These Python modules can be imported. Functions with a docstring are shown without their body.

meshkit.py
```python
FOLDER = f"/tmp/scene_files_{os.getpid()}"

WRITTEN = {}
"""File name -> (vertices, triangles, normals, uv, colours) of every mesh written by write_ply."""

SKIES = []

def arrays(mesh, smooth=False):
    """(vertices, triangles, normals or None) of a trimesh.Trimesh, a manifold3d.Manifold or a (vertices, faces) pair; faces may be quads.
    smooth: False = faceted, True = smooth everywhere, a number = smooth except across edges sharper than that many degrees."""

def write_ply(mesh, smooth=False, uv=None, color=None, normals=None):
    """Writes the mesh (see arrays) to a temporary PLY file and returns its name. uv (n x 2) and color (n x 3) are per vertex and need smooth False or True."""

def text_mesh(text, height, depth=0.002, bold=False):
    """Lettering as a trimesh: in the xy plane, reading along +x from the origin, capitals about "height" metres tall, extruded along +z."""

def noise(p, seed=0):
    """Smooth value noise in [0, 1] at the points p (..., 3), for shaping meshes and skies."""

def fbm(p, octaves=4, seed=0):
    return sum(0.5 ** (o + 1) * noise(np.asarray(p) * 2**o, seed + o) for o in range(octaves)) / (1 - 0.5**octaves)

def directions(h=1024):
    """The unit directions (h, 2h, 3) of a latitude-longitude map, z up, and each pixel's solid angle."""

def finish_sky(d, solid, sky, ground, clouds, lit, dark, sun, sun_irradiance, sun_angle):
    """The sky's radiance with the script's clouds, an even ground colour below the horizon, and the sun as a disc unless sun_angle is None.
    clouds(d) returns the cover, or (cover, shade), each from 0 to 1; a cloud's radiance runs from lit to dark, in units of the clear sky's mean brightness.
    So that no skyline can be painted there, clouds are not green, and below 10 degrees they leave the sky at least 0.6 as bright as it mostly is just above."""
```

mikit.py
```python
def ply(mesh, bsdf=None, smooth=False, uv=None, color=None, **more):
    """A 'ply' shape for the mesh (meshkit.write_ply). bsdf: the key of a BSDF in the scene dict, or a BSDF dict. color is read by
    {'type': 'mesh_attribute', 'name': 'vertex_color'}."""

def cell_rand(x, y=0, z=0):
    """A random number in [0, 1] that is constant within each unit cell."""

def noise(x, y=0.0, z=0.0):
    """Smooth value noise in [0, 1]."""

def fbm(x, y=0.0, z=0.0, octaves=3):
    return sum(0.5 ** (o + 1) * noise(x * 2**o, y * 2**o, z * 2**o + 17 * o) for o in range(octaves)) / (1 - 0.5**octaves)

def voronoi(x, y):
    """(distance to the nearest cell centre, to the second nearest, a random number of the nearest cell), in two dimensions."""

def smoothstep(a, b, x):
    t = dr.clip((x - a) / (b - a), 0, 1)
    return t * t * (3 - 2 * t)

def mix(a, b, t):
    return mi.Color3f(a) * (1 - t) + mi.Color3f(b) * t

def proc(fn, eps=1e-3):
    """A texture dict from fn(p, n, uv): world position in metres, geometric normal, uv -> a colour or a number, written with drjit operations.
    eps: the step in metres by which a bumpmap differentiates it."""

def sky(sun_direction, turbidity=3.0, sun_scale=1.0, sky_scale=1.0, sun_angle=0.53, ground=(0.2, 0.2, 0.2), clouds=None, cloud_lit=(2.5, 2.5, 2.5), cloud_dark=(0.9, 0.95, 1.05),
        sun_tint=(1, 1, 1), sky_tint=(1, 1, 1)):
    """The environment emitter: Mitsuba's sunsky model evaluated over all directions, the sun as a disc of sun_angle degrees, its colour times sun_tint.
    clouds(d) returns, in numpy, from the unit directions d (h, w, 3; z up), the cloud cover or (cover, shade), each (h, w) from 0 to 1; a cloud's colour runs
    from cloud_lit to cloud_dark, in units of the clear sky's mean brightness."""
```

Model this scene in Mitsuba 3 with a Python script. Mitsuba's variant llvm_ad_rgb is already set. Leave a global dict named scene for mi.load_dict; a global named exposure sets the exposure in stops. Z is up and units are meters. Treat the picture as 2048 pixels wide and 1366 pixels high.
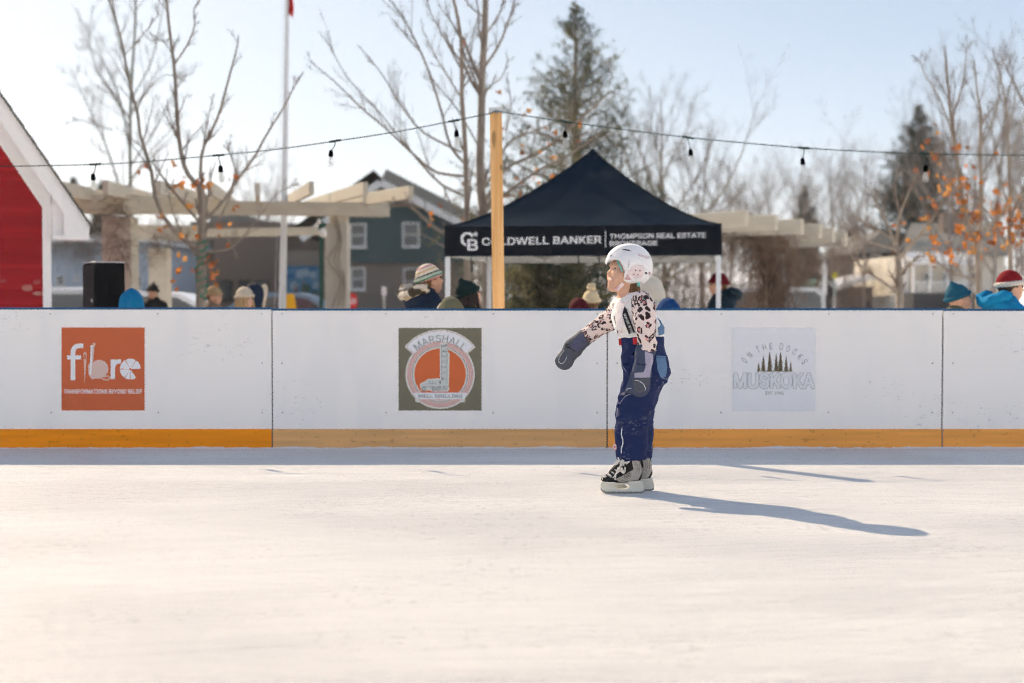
import math, random
import numpy as np, trimesh, shapely
import drjit as dr
import mitsuba as mi
import mikit, meshkit
from mikit import proc, noise, fbm, voronoi, smoothstep, mix, cell_rand
from shapely.geometry import Polygon, Point, LineString, box as sbox
from shapely import affinity
from scipy.spatial import cKDTree

T = mi.ScalarTransform4f
scene, labels = {}, {}

# ------------------------------------------------------------------ camera, sky, exposure
F_PX, EYE, HOR = 2844.0, 1.08, 600.0            # focal length in px of the 2048 px photo, eye height, horizon row
PITCH = math.atan((683 - HOR) / F_PX)
FWD = np.array([0, math.cos(PITCH), -math.sin(PITCH)])
UPV = np.array([0, math.sin(PITCH), math.cos(PITCH)])
CAM = np.array([0, 0, EYE])
scene['camera'] = {'type': 'thinlens', 'fov': math.degrees(2 * math.atan(1024 / F_PX)), 'fov_axis': 'x',
                   'to_world': T().look_at(origin=CAM.tolist(), target=(CAM + FWD).tolist(), up=[0, 0, 1]),
                   'aperture_radius': 0.0145, 'focus_distance': 7.97, 'near_clip': 0.1, 'far_clip': 4000.0}
SUN = np.array([-0.87, 1.03, 1.0]); SUN /= np.linalg.norm(SUN)


def thin_veil(d):                                # a thin white winter haze over the blue, thicker round the sun and low down
    c = np.clip(d @ SUN, -1, 1)
    ang = np.degrees(np.arccos(c))
    z = np.clip(d[..., 2], 0, 1)
    wisps = meshkit.noise(d * np.array([5.0, 5.0, 14.0]), 3) * 0.6 + meshkit.noise(d * np.array([13.0, 13.0, 40.0]), 5) * 0.4
    a, b = np.exp(-(ang / 36.0) ** 2), np.exp(-z / 0.15)
    band = 1 / (1 + (z / 0.55) ** 4) * np.clip((ang - 62) / 38, 0, 1)  # extra veil away from the sun, out of view, added to brighten the boards
    cover = 0.15 + 0.75 * a + 0.65 * b + 0.48 * band
    return np.clip(cover + 0.08 * (wisps - 0.5), 0, 0.96), np.clip(1 - (0.66 * a + 0.56 * b + 0.60 * band), 0.05, 0.93)


scene['sky'] = mikit.sky(SUN.tolist(), turbidity=3.2, sun_scale=1.16, sky_scale=1.0, ground=(0.55, 0.55, 0.56),
                         clouds=thin_veil, cloud_lit=(3.9, 3.85, 3.8), cloud_dark=(1.36, 1.45, 1.60), sun_tint=(1.0, 0.97, 0.945))
exposure = 1.90


# ------------------------------------------------------------------ small tools
def pix(px, py, Y):
    """The world point on the upright plane y = Y behind pixel (px, py) of the photo: where a thing at that real distance stands."""
    px, py, Y = np.broadcast_arrays(np.asarray(px, float), np.asarray(py, float), np.asarray(Y, float))
    d = FWD + ((px - 1024) / F_PX)[..., None] * np.array([1.0, 0, 0]) + ((683 - py) / F_PX)[..., None] * UPV
    return CAM + d * (Y / d[..., 1])[..., None]


def to_px(p):
    q = np.asarray(p, float) - CAM
    w = q @ FWD
    return 1024 + F_PX * q[..., 0] / w, 683 - F_PX * (q @ UPV) / w


USED = {}


def numbered(key):
    n = USED.get(key, 0)
    USED[key] = n + 1
    return key if n == 0 else f'{key}_{n:03d}'


def thing(name, label, category, group=None, kind=None):
    key = numbered(name)
    labels[key] = {'label': label, 'category': category}
    if group: labels[key]['group'] = group
    if kind: labels[key]['kind'] = kind
    return key


def part(holder, name, mesh, m, smooth=False, label=None, kind=None, uv=None, color=None):
    key = numbered(holder + '__' + name) if name else holder
    scene[key] = mikit.ply(mesh, m, smooth=smooth, uv=uv, color=color)
    if label or kind:
        labels[key] = {}
        if label: labels[key]['label'] = label
        if kind: labels[key]['kind'] = kind
    return key


def struct(name, mesh, m, smooth=False):
    key = numbered(name)
    scene[key] = mikit.ply(mesh, m, smooth=smooth)
    labels[key] = {'kind': 'structure', 'label': name.replace('_', ' ')}
    return key


def V3(*a): return np.array(a, float)


def join(ms):
    vs, fs, n = [], [], 0
    for m in ms:
        v, f = (m.vertices, m.faces) if hasattr(m, 'vertices') else m
        v, f = np.asarray(v, float), np.asarray(f, int)
        if f.shape[1] == 4: f = np.vstack([f[:, [0, 1, 2]], f[:, [0, 2, 3]]])
        vs.append(v); fs.append(f + n); n += len(v)
    return trimesh.Trimesh(np.vstack(vs), np.vstack(fs), process=False)


def box(c, s, rz=0.0, bevel=0.0):
    """Axis box, centre c, size s, turned rz about z; bevel chamfers its edges."""
    s = np.asarray(s, float)
    if bevel > 0:
        b = min(bevel, s.min() * 0.45)
        pts = []
        for sx in (-1, 1):
            for sy in (-1, 1):
                for sz in (-1, 1):
                    h = np.array([sx, sy, sz]) * s / 2
                    for k in range(3):
                        q = h - np.array([sx, sy, sz]) * b
                        q[k] = h[k]
                        pts.append(q)
        m = trimesh.convex.convex_hull(np.array(pts))
    else:
        m = trimesh.creation.box(s)
    R = np.array([[math.cos(rz), -math.sin(rz), 0], [math.sin(rz), math.cos(rz), 0], [0, 0, 1]])
    return trimesh.Trimesh(np.asarray(m.vertices) @ R.T + np.asarray(c, float), m.faces, process=False)


def beam(a, b, w, h, up=(0, 0, 1), bevel=0.0):
    """A straight timber from a to b: w across, h along up."""
    a, b = np.asarray(a, float), np.asarray(b, float)
    L = np.linalg.norm(b - a)
    x = (b - a) / L
    y = np.cross(up, x); y /= np.linalg.norm(y)
    z = np.cross(x, y)
    m = box((0, 0, 0), (L, w, h), 0, bevel)
    return trimesh.Trimesh(np.asarray(m.vertices) @ np.array([x, y, z]) + (a + b) / 2, m.faces, process=False)


def tubes(P, R, sides=5, cap=True):
    """Many tapered tubes at once: P (B, n, 3) centre lines, R (B, n) radii."""
    P, R = np.asarray(P, float), np.asarray(R, float)
    B, n, _ = P.shape
    t = np.gradient(P, axis=1)
    t /= np.linalg.norm(t, axis=2, keepdims=True) + 1e-12
    main = P[:, -1] - P[:, 0]
    ref = np.where((np.abs(main[:, 2]) > 0.8 * (np.linalg.norm(main, axis=1) + 1e-12))[:, None], V3(1, 0, 0), V3(0, 0, 1))[:, None, :]
    u = np.cross(t, ref); u /= np.linalg.norm(u, axis=2, keepdims=True) + 1e-12
    v = np.cross(t, u)
    a = np.arange(sides) * 2 * np.pi / sides
    ring = P[:, :, None] + R[:, :, None, None] * (np.cos(a)[:, None] * u[:, :, None] + np.sin(a)[:, None] * v[:, :, None])
    V = ring.reshape(-1, 3)
    i, k = np.meshgrid(np.arange(n - 1), np.arange(sides), indexing='ij')
    a0, a1 = i * sides + k, i * sides + (k + 1) % sides
    f = np.stack([a0, a1, a1 + sides, a0 + sides], -1).reshape(-1, 4)
    fs = np.vstack([f[:, [0, 1, 2]], f[:, [0, 2, 3]]])
    if cap and sides > 2:
        c = np.array([[0, j, j + 1] for j in range(1, sides - 1)])
        e = (n - 1) * sides
        fs = np.vstack([fs, c[:, ::-1], c + e])
    Fs = (fs[None] + (np.arange(B) * n * sides)[:, None, None]).reshape(-1, 3)
    return trimesh.Trimesh(V, Fs, process=False)


def tube(pts, r, sides=8):
    pts = np.asarray(pts, float)
    r = np.broadcast_to(np.asarray(r, float), (len(pts),))
    return tubes(pts[None], r[None], sides)


def curve(pts, n):
    """A smooth curve through points, n samples (Catmull-Rom)."""
    p = np.asarray(pts, float)
    if len(p) == 2: return p[0] + (p[1] - p[0]) * np.linspace(0, 1, n)[:, None]
    q = np.vstack([2 * p[0] - p[1], p, 2 * p[-1] - p[-2]])
    s = np.linspace(0, len(p) - 1 - 1e-9, n)
    i = s.astype(int); t = (s - i)[:, None]
    a, b, c, d = q[i], q[i + 1], q[i + 2], q[i + 3]
    return 0.5 * (2 * b + (c - a) * t + (2 * a - 5 * b + 4 * c - d) * t ** 2 + (3 * b - a - 3 * c + d) * t ** 3)


def ball(c, r, sub=2):
    m = trimesh.creation.icosphere(subdivisions=sub)
    return trimesh.Trimesh(np.asarray(m.vertices) * np.asarray(r, float) + np.asarray(c, float), m.faces, process=False)


def lathe(prof, c=(0, 0, 0), n=24, axis=None):
    """A profile of (radius, z) turned about z at c (or about axis)."""
    prof = np.asarray(prof, float)
    a = np.arange(n) * 2 * np.pi / n
    V = np.stack([prof[:, 0][:, None] * np.cos(a), prof[:, 0][:, None] * np.sin(a), np.repeat(prof[:, 1][:, None], n, 1)], -1).reshape(-1, 3)
    i, k = np.meshgrid(np.arange(len(prof) - 1), np.arange(n), indexing='ij')
    f = np.stack([i * n + k, i * n + (k + 1) % n, (i + 1) * n + (k + 1) % n, (i + 1) * n + k], -1).reshape(-1, 4)
    if axis is not None:
        z = np.asarray(axis, float) / np.linalg.norm(axis)
        x = np.cross(z, [0.31, 0.95, 0.1]); x /= np.linalg.norm(x)
        V = V @ np.array([x, np.cross(z, x), z])
    return join([(V + np.asarray(c, float), f)])


def extrude(poly, depth):
    gs = [g for g in getattr(poly, 'geoms', [poly]) if g.area > 1e-12]
    return join([trimesh.creation.extrude_polygon(g, depth, engine='earcut') for g in gs])


def flat2d(poly):
    """A shapely shape as flat triangles: (n x 2 vertices, faces)."""
    vs, fs, n = [], [], 0
    for g in getattr(poly, 'geoms', [poly]):
        if g.area < 1e-9: continue
        v, f = trimesh.creation.triangulate_polygon(g, engine='earcut')
        vs.append(v); fs.append(f + n); n += len(v)
    return np.vstack(vs), np.vstack(fs)


_glyph = {}


def glyphs(text, bold=True):
    """Lettering as flat triangles, capitals 1 high, y up, baseline at 0."""
    if (text, bold) not in _glyph:
        m = meshkit.text_mesh(text, 1.0, 0.01, bold)
        keep = m.face_normals[:, 2] > 0.9
        f = np.asarray(m.faces)[keep]
        u, inv = np.unique(f, return_inverse=True)
        _glyph[text, bold] = np.asarray(m.vertices)[u, :2], inv.reshape(-1, 3)
    return _glyph[text, bold]


def glyph_poly(text, bold=True):
    v, f = glyphs(text, bold)
    return shapely.union_all([Polygon(v[t]) for t in f]).buffer(1e-4)


def fit(v, x0, y0, x1, y1, ref=None):
    """Glyph vertices into the pixel box (y down); ref: the vertices whose bounds fill it."""
    r = v if ref is None else ref
    lo, hi = r.min(0), r.max(0)
    return np.stack([x0 + (v[:, 0] - lo[0]) / (hi[0] - lo[0]) * (x1 - x0), y1 - (v[:, 1] - lo[1]) / (hi[1] - lo[1]) * (y1 - y0)], 1)


def text_box(text, x0, y0, x1, y1, bold=True):
    v, f = glyphs(text, bold)
    return fit(v, x0, y0, x1, y1), f


# ------------------------------------------------------------------ soft solids: distance fields meshed by surface nets
def nets(F, o, h):
    s = F < 0
    n = np.array(F.shape) - 1
    acc, cnt = np.zeros((*n, 3)), np.zeros(n)
    for ax in range(3):
        oth = [i for i in range(3) if i != ax]
        for a in (0, 1):
            for b in (0, 1):
                lo, hi = [None] * 3, [None] * 3
                lo[ax], hi[ax] = slice(0, n[ax]), slice(1, n[ax] + 1)
                for i, off in zip(oth, (a, b)): lo[i] = hi[i] = slice(off, n[i] + off)
                f0, f1 = F[tuple(lo)], F[tuple(hi)]
                m = (f0 < 0) != (f1 < 0)
                t = np.zeros_like(f0); t[m] = f0[m] / (f0[m] - f1[m])
                acc[..., ax] += t
                acc[..., oth[0]] += a * m
                acc[..., oth[1]] += b * m
                cnt += m
    act = cnt > 0
    idx = np.full(n, -1); idx[act] = np.arange(act.sum())
    V = np.asarray(o) + h * (np.argwhere(act) + acc[act] / cnt[act][:, None])
    fs = []
    for ax in range(3):
        u, w = [(1, 2), (2, 0), (0, 1)][ax]
        lo, hi = [None] * 3, [None] * 3
        lo[ax], hi[ax] = slice(0, n[ax]), slice(1, n[ax] + 1)
        for i in (u, w): lo[i] = hi[i] = slice(1, n[i])
        m = s[tuple(lo)] != s[tuple(hi)]
        inside_first = s[tuple(lo)][m]
        g = np.argwhere(m)
        for i in (u, w): g[:, i] += 1
        def at(du, dw):
            q = g.copy(); q[:, u] += du; q[:, w] += dw
            return idx[q[:, 0], q[:, 1], q[:, 2]]
        q = np.stack([at(-1, -1), at(0, -1), at(0, 0), at(-1, 0)], 1)
        q[~inside_first] = q[~inside_first][:, ::-1]
        fs.append(q)
    return join([(V, np.vstack(fs))])


class Blob:
    """A smooth union of round cones and ellipsoids, with cuts, meshed on a grid of step h."""
    def __init__(self, h, k=0.02): self.h, self.k, self.add, self.cut = h, k, [], []
    def cone(self, a, b, ra, rb=None, sy=1.0, k=None):
        self.add.append(('c', V3(*a), V3(*b), ra, ra if rb is None else rb, sy, k)); return self
    def ell(self, c, r, k=None, R=None, cut=False):
        (self.cut if cut else self.add).append(('e', V3(*c), V3(*np.broadcast_to(r, 3)), None, None, R, k)); return self
    def fn(self, f, k=None, lo=None, hi=None, cut=False):
        (self.cut if cut else self.add).append(('f', f, (lo, hi), None, None, None, k)); return self
    def bounds(self):
        lo, hi = [], []
        for t, a, b, ra, rb, sy, k in self.add:
            if t == 'c':
                e = V3(1, sy, 1)
                lo += [a - ra * e, b - rb * e]; hi += [a + ra * e, b + rb * e]
            elif t == 'e':
                m = b if sy is None else np.full(3, b.max())
                lo.append(a - m); hi.append(a + m)
            elif b[0] is not None: lo.append(V3(*b[0])); hi.append(V3(*b[1]))
        return np.min(lo, 0) - 3 * self.h - self.k * .3, np.max(hi, 0) + 3 * self.h + self.k * .3
    @staticmethod
    def dist(s, X, Y, Z):
        t, a, b, ra, rb, sy, k = s
        if t == 'f': return a(X, Y, Z)
        if t == 'e':
            x, y, z = X - a[0], Y - a[1], Z - a[2]
            if sy is not None: x, y, z = (sy[0, i] * x + sy[1, i] * y + sy[2, i] * z for i in range(3))
            k0 = np.sqrt((x / b[0]) ** 2 + (y / b[1]) ** 2 + (z / b[2]) ** 2)
            k1 = np.sqrt((x / b[0] ** 2) ** 2 + (y / b[1] ** 2) ** 2 + (z / b[2] ** 2) ** 2)
            return k0 * (k0 - 1) / np.maximum(k1, 1e-6)
        d = b - a
        x, y, z = X - a[0], Y - a[1], Z - a[2]
        L = max(d @ d, 1e-12)
        q = np.clip((x * d[0] + y * d[1] + z * d[2]) / L, 0, 1)
        return np.sqrt((x - q * d[0]) ** 2 + ((y - q * d[1]) / sy) ** 2 + (z - q * d[2]) ** 2) - (ra + (rb - ra) * q)
    def mesh(self, grow=0.0, warp=None):
        lo, hi = self.bounds()
        lo, hi = lo - grow, hi + grow
        ax = [np.arange(lo[i], hi[i] + self.h, self.h) for i in range(3)]
        X, Y, Z = np.meshgrid(*ax, indexing='ij', sparse=True)
        if warp is not None: X, Y, Z = warp(X + 0 * Y + 0 * Z, Y + 0 * X + 0 * Z, Z + 0 * X + 0 * Y)
        D = None
        for s in self.add:
            d = self.dist(s, X, Y, Z) + np.zeros([len(a) for a in ax])
            k = self.k if s[6] is None else s[6]
            if D is None: D = d
            else:
                q = np.maximum(k - np.abs(D - d), 0) / k
                D = np.minimum(D, d) - q * q * k * 0.25
        for s in self.cut:
            d = -self.dist(s, X, Y, Z) + 0 * D
            k = self.k if s[6] is None else s[6]
            q = np.maximum(k - np.abs(D - d), 0) / k
            D = np.maximum(D, d) + q * q * k * 0.25
        D = D - grow
        D[0] = D[-1] = 1; D[:, 0] = D[:, -1] = 1; D[:, :, 0] = D[:, :, -1] = 1
        return nets(D, lo, self.h)


def normals(m):
    v, f = np.asarray(m.vertices), np.asarray(m.faces)
    n = np.zeros_like(v)
    fn = np.cross(v[f[:, 1]] - v[f[:, 0]], v[f[:, 2]] - v[f[:, 0]])
    for k in range(3): np.add.at(n, f[:, k], fn)
    return n / (np.linalg.norm(n, axis=1, keepdims=True) + 1e-12)


def rumple(m, amp, freq, seed=0, dirn=None):
    """Folds: moves the vertices along their normals by noise; freq may be three numbers (stretched folds)."""
    v = np.asarray(m.vertices)
    q = v * np.asarray(freq, float) if dirn is None else (v @ np.asarray(dirn, float).T) * np.asarray(freq, float)
    n = meshkit.noise(q, seed) * 0.65 + meshkit.noise(q * 2.1 + 5, seed + 1) * 0.35 - 0.5
    return trimesh.Trimesh(v + normals(m) * (2 * amp * n)[:, None], m.faces, process=False)


def relax(m, n=2):
    return trimesh.smoothing.filter_taubin(m, lamb=0.5, nu=0.52, iterations=n)


def moved(m, M=None, t=(0, 0, 0)):
    v = np.asarray(m.vertices, float)
    if M is not None: v = v @ np.asarray(M, float).T
    return trimesh.Trimesh(v + np.asarray(t, float), m.faces, process=False)


def rot(axis, deg):
    return trimesh.transformations.rotation_matrix(math.radians(deg), axis)[:3, :3]


class Skin:
    """The side of a mesh that faces the rink's near side, so that patches can be laid on its surface."""
    def __init__(self, m):
        n = normals(m); v = np.asarray(m.vertices)
        view = v - CAM; view /= np.linalg.norm(view, axis=1, keepdims=True)
        keep = (n * view).sum(1) < -0.05
        self.y = v[keep, 1]
        self.tree = cKDTree(np.stack(to_px(v[keep]), 1))
    def depth(self, xy):
        d, i = self.tree.query(xy, k=8)
        y = self.y[i]
        ymin = y.min(1, keepdims=True)
        w = (y < ymin + 0.035) / (d + 0.3) ** 2
        return (w * y).sum(1) / w.sum(1)
    def lay(self, v2, f, off=0.003, edge=2.5):
        m = trimesh.Trimesh(np.column_stack([v2, np.zeros(len(v2))]), f, process=False)
        v, f = trimesh.remesh.subdivide_to_size(np.asarray(m.vertices), np.asarray(m.faces), edge, max_iter=12)
        return trimesh.Trimesh(pix(v[:, 0], v[:, 1], self.depth(v[:, :2]) - off), f, process=True)
    def patch(self, pts, off=0.003, edge=2.5, soft=0.0):
        p = Polygon(pts) if not hasattr(pts, 'area') else pts
        if soft: p = p.buffer(-soft).buffer(2 * soft).buffer(-soft)
        return self.lay(*flat2d(p), off, edge)
    def cord(self, pts, r, off=0.001, n=24, sides=6):
        c = curve(np.asarray(pts, float), n)
        y = self.depth(c)
        for _ in range(4):
            q = np.pad(y, 2, mode='edge')
            y = np.minimum(y, (q[:-4] + q[1:-3] + q[2:-2] + q[3:-1] + q[4:]) / 5) * .5 + .5 * (q[:-4] + q[1:-3] + q[2:-2] + q[3:-1] + q[4:]) / 5
        return tube(pix(c[:, 0], c[:, 1], y - off), r, sides)
    def at(self, px, py, off=0.0):
        return pix(px, py, self.depth(np.array([[px, py]]))[0] - off)
# ------------------------------------------------------------------ materials
def rgb(c): return {'type': 'rgb', 'value': [float(x) for x in c]}


def mat(name, color, rough=0.6, spec=0.4, metal=0.0, two=False, **more):
    if rough > .38 and not metal: spec = spec * .35
    d = {'type': 'principled', 'base_color': color if isinstance(color, dict) else rgb(color), 'roughness': rough, 'specular': spec, 'metallic': metal, **more}
    scene['mat_' + name] = {'type': 'twosided', 'b': d} if two else d
    return 'mat_' + name


def bumped(name, color, fn, scale, rough=0.6, spec=0.4, eps=1e-3, two=True, **more):
    d = {'type': 'principled', 'base_color': color if isinstance(color, dict) else rgb(color), 'roughness': rough, 'specular': spec * .35, **more}
    b = {'type': 'bumpmap', 'tex': proc(fn, eps), 'scale': scale, 'b': d}
    scene['mat_' + name] = {'type': 'twosided', 'b': b} if two else b
    return 'mat_' + name


def cut_lines(p):
    """Skate cuts: fine lines in a few directions."""
    s = mi.Float(0)
    for a, fr, w in ((0.10, 19.0, 0.06), (-0.30, 23.0, 0.07), (0.42, 15.0, 0.05), (0.03, 31.0, 0.09), (0.22, 12.0, 0.04)):
        c, q = math.cos(a), math.sin(a)
        u, v = p.x * c + p.y * q, -p.x * q + p.y * c
        bend = v + 0.55 * noise(u * 0.42, v * 0.3, 3.7)
        cell = noise(u * 1.1, dr.floor(bend * fr) * 1.7, a * 10)
        d = dr.abs(bend * fr - dr.floor(bend * fr) - 0.5)
        s = dr.maximum(s, smoothstep(w, w * 0.3, d) * smoothstep(0.50, 0.72, cell))
    return s


def ice_color(p, n, uv):
    worn = fbm(p.x * 0.8, p.y * 1.6, 0.0, 3)
    c = mix((0.515, 0.52, 0.53), (0.575, 0.58, 0.585), smoothstep(0.28, 0.70, worn))
    fine = noise(p.x * 26, p.y * 60)
    grit = smoothstep(0.74, 0.84, noise(p.x * 34, p.y * 46, 5.0)) * smoothstep(0.45, 0.7, noise(p.x * 2.1, p.y * 3.3, 9.0))
    c = c * (0.95 + 0.05 * fine) * (1.0 - 0.12 * grit)
    cuts = cut_lines(p)
    return mix(c, (0.30, 0.32, 0.35), 0.55 * cuts)


def ice_rough(p, n, uv):
    w = fbm(p.x * 0.8, p.y * 1.6, 0.0, 3)
    return 0.66 - 0.16 * smoothstep(0.45, 0.30, w) - 0.05 * cut_lines(p)


def ice_bump(p, n, uv):
    return 0.60 * noise(p.x * 9, p.y * 26) + 0.34 * noise(p.x * 40, p.y * 70) + 0.35 * fbm(p.x * 1.4, p.y * 2.6) - 0.16 * cut_lines(p)


scene['mat_ice'] = {'type': 'bumpmap', 'tex': proc(ice_bump, 4e-3), 'scale': 0.0062,
                    'b': {'type': 'principled', 'base_color': proc(ice_color), 'roughness': proc(ice_rough), 'specular': 0.30}}


def ground_color(p, n, uv):
    w = fbm(p.x * 0.11, p.y * 0.16, 2.0, 4)
    right = smoothstep(2.0, 16.0, p.x)
    snow = smoothstep(0.47, 0.53, w + 0.26 * right)
    dirt = mix((0.16, 0.145, 0.125), (0.085, 0.085, 0.085), smoothstep(0.4, 0.6, noise(p.x * 0.5, p.y * 0.5)))
    return mix(dirt, (0.82, 0.83, 0.85), snow)


mat('ground', proc(ground_color), 0.9, 0.15)


def board_color(p, n, uv):
    c = mix((0.905, 0.875, 0.85), (0.89, 0.868, 0.85), smoothstep(0.35, 0.65, noise(p.x * 2.3, p.z * 0.4)))
    smear = smoothstep(0.55, 0.8, fbm(p.x * 5, p.z * 1.2, 8.0))
    c = mix(c, (0.80, 0.795, 0.80), 0.35 * smear)
    scuff = smoothstep(0.86, 0.92, noise(p.x * 38, p.z * 120)) * smoothstep(0.62, 0.8, noise(p.x * 1.9, p.z * 4.2, 4.0))
    return mix(c, (0.45, 0.46, 0.50), 0.45 * scuff)


def kick_color(p, n, uv):                       # each panel's kick plate has faded differently
    k = dr.floor((p.x + 0.457 * 3.818 - 2.4383 * 3 + 0.0) / 2.4383)
    x = p.x
    strong, faded, mid = mi.Color3f(0.92, 0.29, 0.004), mi.Color3f(0.74, 0.41, 0.17), mi.Color3f(0.90, 0.385, 0.085)
    c = dr.select(x < SEAM_X[0], strong, dr.select(x < SEAM_X[1], faded, mid))
    g = noise(p.x * 3.1, p.z * 46.0)
    return c * (0.90 + 0.2 * g) * (1.0 - 0.2 * smoothstep(0.86, 0.92, noise(p.x * 30, p.z * 60)))


BOARD_Y = 10.34
SEAM_X = [float(pix(x, 750, BOARD_Y)[0]) for x in (544.0, 1214.5, 1885.5)]
mat('board', proc(board_color), 0.42, 0.45)
mat('kick', proc(kick_color), 0.40, 0.5)
mat('cap', (0.012, 0.09, 0.22), 0.4, 0.5)
mat('dark', (0.014, 0.015, 0.017), 0.6, 0.25)
mat('black', (0.005, 0.006, 0.008), 0.75, 0.08)
mat('seam', (0.10, 0.095, 0.085), 0.7, 0.2)
mat('bolt', (0.30, 0.31, 0.33), 0.35, 0.5, 0.8)
mat('white_metal', (0.66, 0.68, 0.70), 0.35, 0.5)
mat('steel', (0.22, 0.225, 0.23), 0.3, 0.5, 1.0)
mat('galv', (0.55, 0.56, 0.57), 0.45, 0.5, 0.7)

# print inks
for k, c in dict(terracotta=(0.58, 0.135, 0.055), ink_white=(0.78, 0.79, 0.82), ink_pink=(0.70, 0.50, 0.43), ink_rose=(0.68, 0.50, 0.45),
                 olive=(0.19, 0.175, 0.125), ink_cream=(0.72, 0.71, 0.66), ink_ring=(0.72, 0.56, 0.53), ink_red=(0.55, 0.20, 0.17), ink_gray=(0.20, 0.21, 0.21),
                 ink_orange=(0.66, 0.155, 0.055), ink_steel=(0.58, 0.60, 0.59), ink_moss=(0.105, 0.085, 0.045), pale_blue=(0.79, 0.80, 0.83),
                 ink_slate=(0.22, 0.23, 0.25), ink_outline=(0.34, 0.36, 0.40), ink_pale=(0.72, 0.745, 0.78)).items():
    mat(k, c, 0.45, 0.35, two=True)


def wood_grain(p, n, uv):
    g = fbm(p.x * 60 + p.y * 60, p.z * 2.2, 1.0, 4)
    c = mix((0.68, 0.375, 0.145), (0.80, 0.49, 0.225), smoothstep(0.3, 0.7, g))
    knot = smoothstep(0.82, 0.87, noise(p.x * 22, p.z * 9, p.y * 20))
    return mix(c, (0.22, 0.12, 0.05), 0.7 * knot)


mat('post_wood', proc(wood_grain), 0.7, 0.25)


def tent_bump(p, n, uv):
    return fbm(p.x * 1.6 + p.z * 2.0, p.y * 1.6, p.z * 3.5, 3)


bumped('tent_roof', (0.005, 0.016, 0.032), tent_bump, 0.11, 0.75, 0.06, 2e-2)
bumped('tent_valance', (0.0075, 0.0105, 0.016), tent_bump, 0.04, 0.75, 0.06, 2e-2)
mat('tent_lining', (0.52, 0.54, 0.53), 0.6, 0.3, two=True)
mat('tent_print', (0.70, 0.71, 0.73), 0.5, 0.3, two=True)


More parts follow.
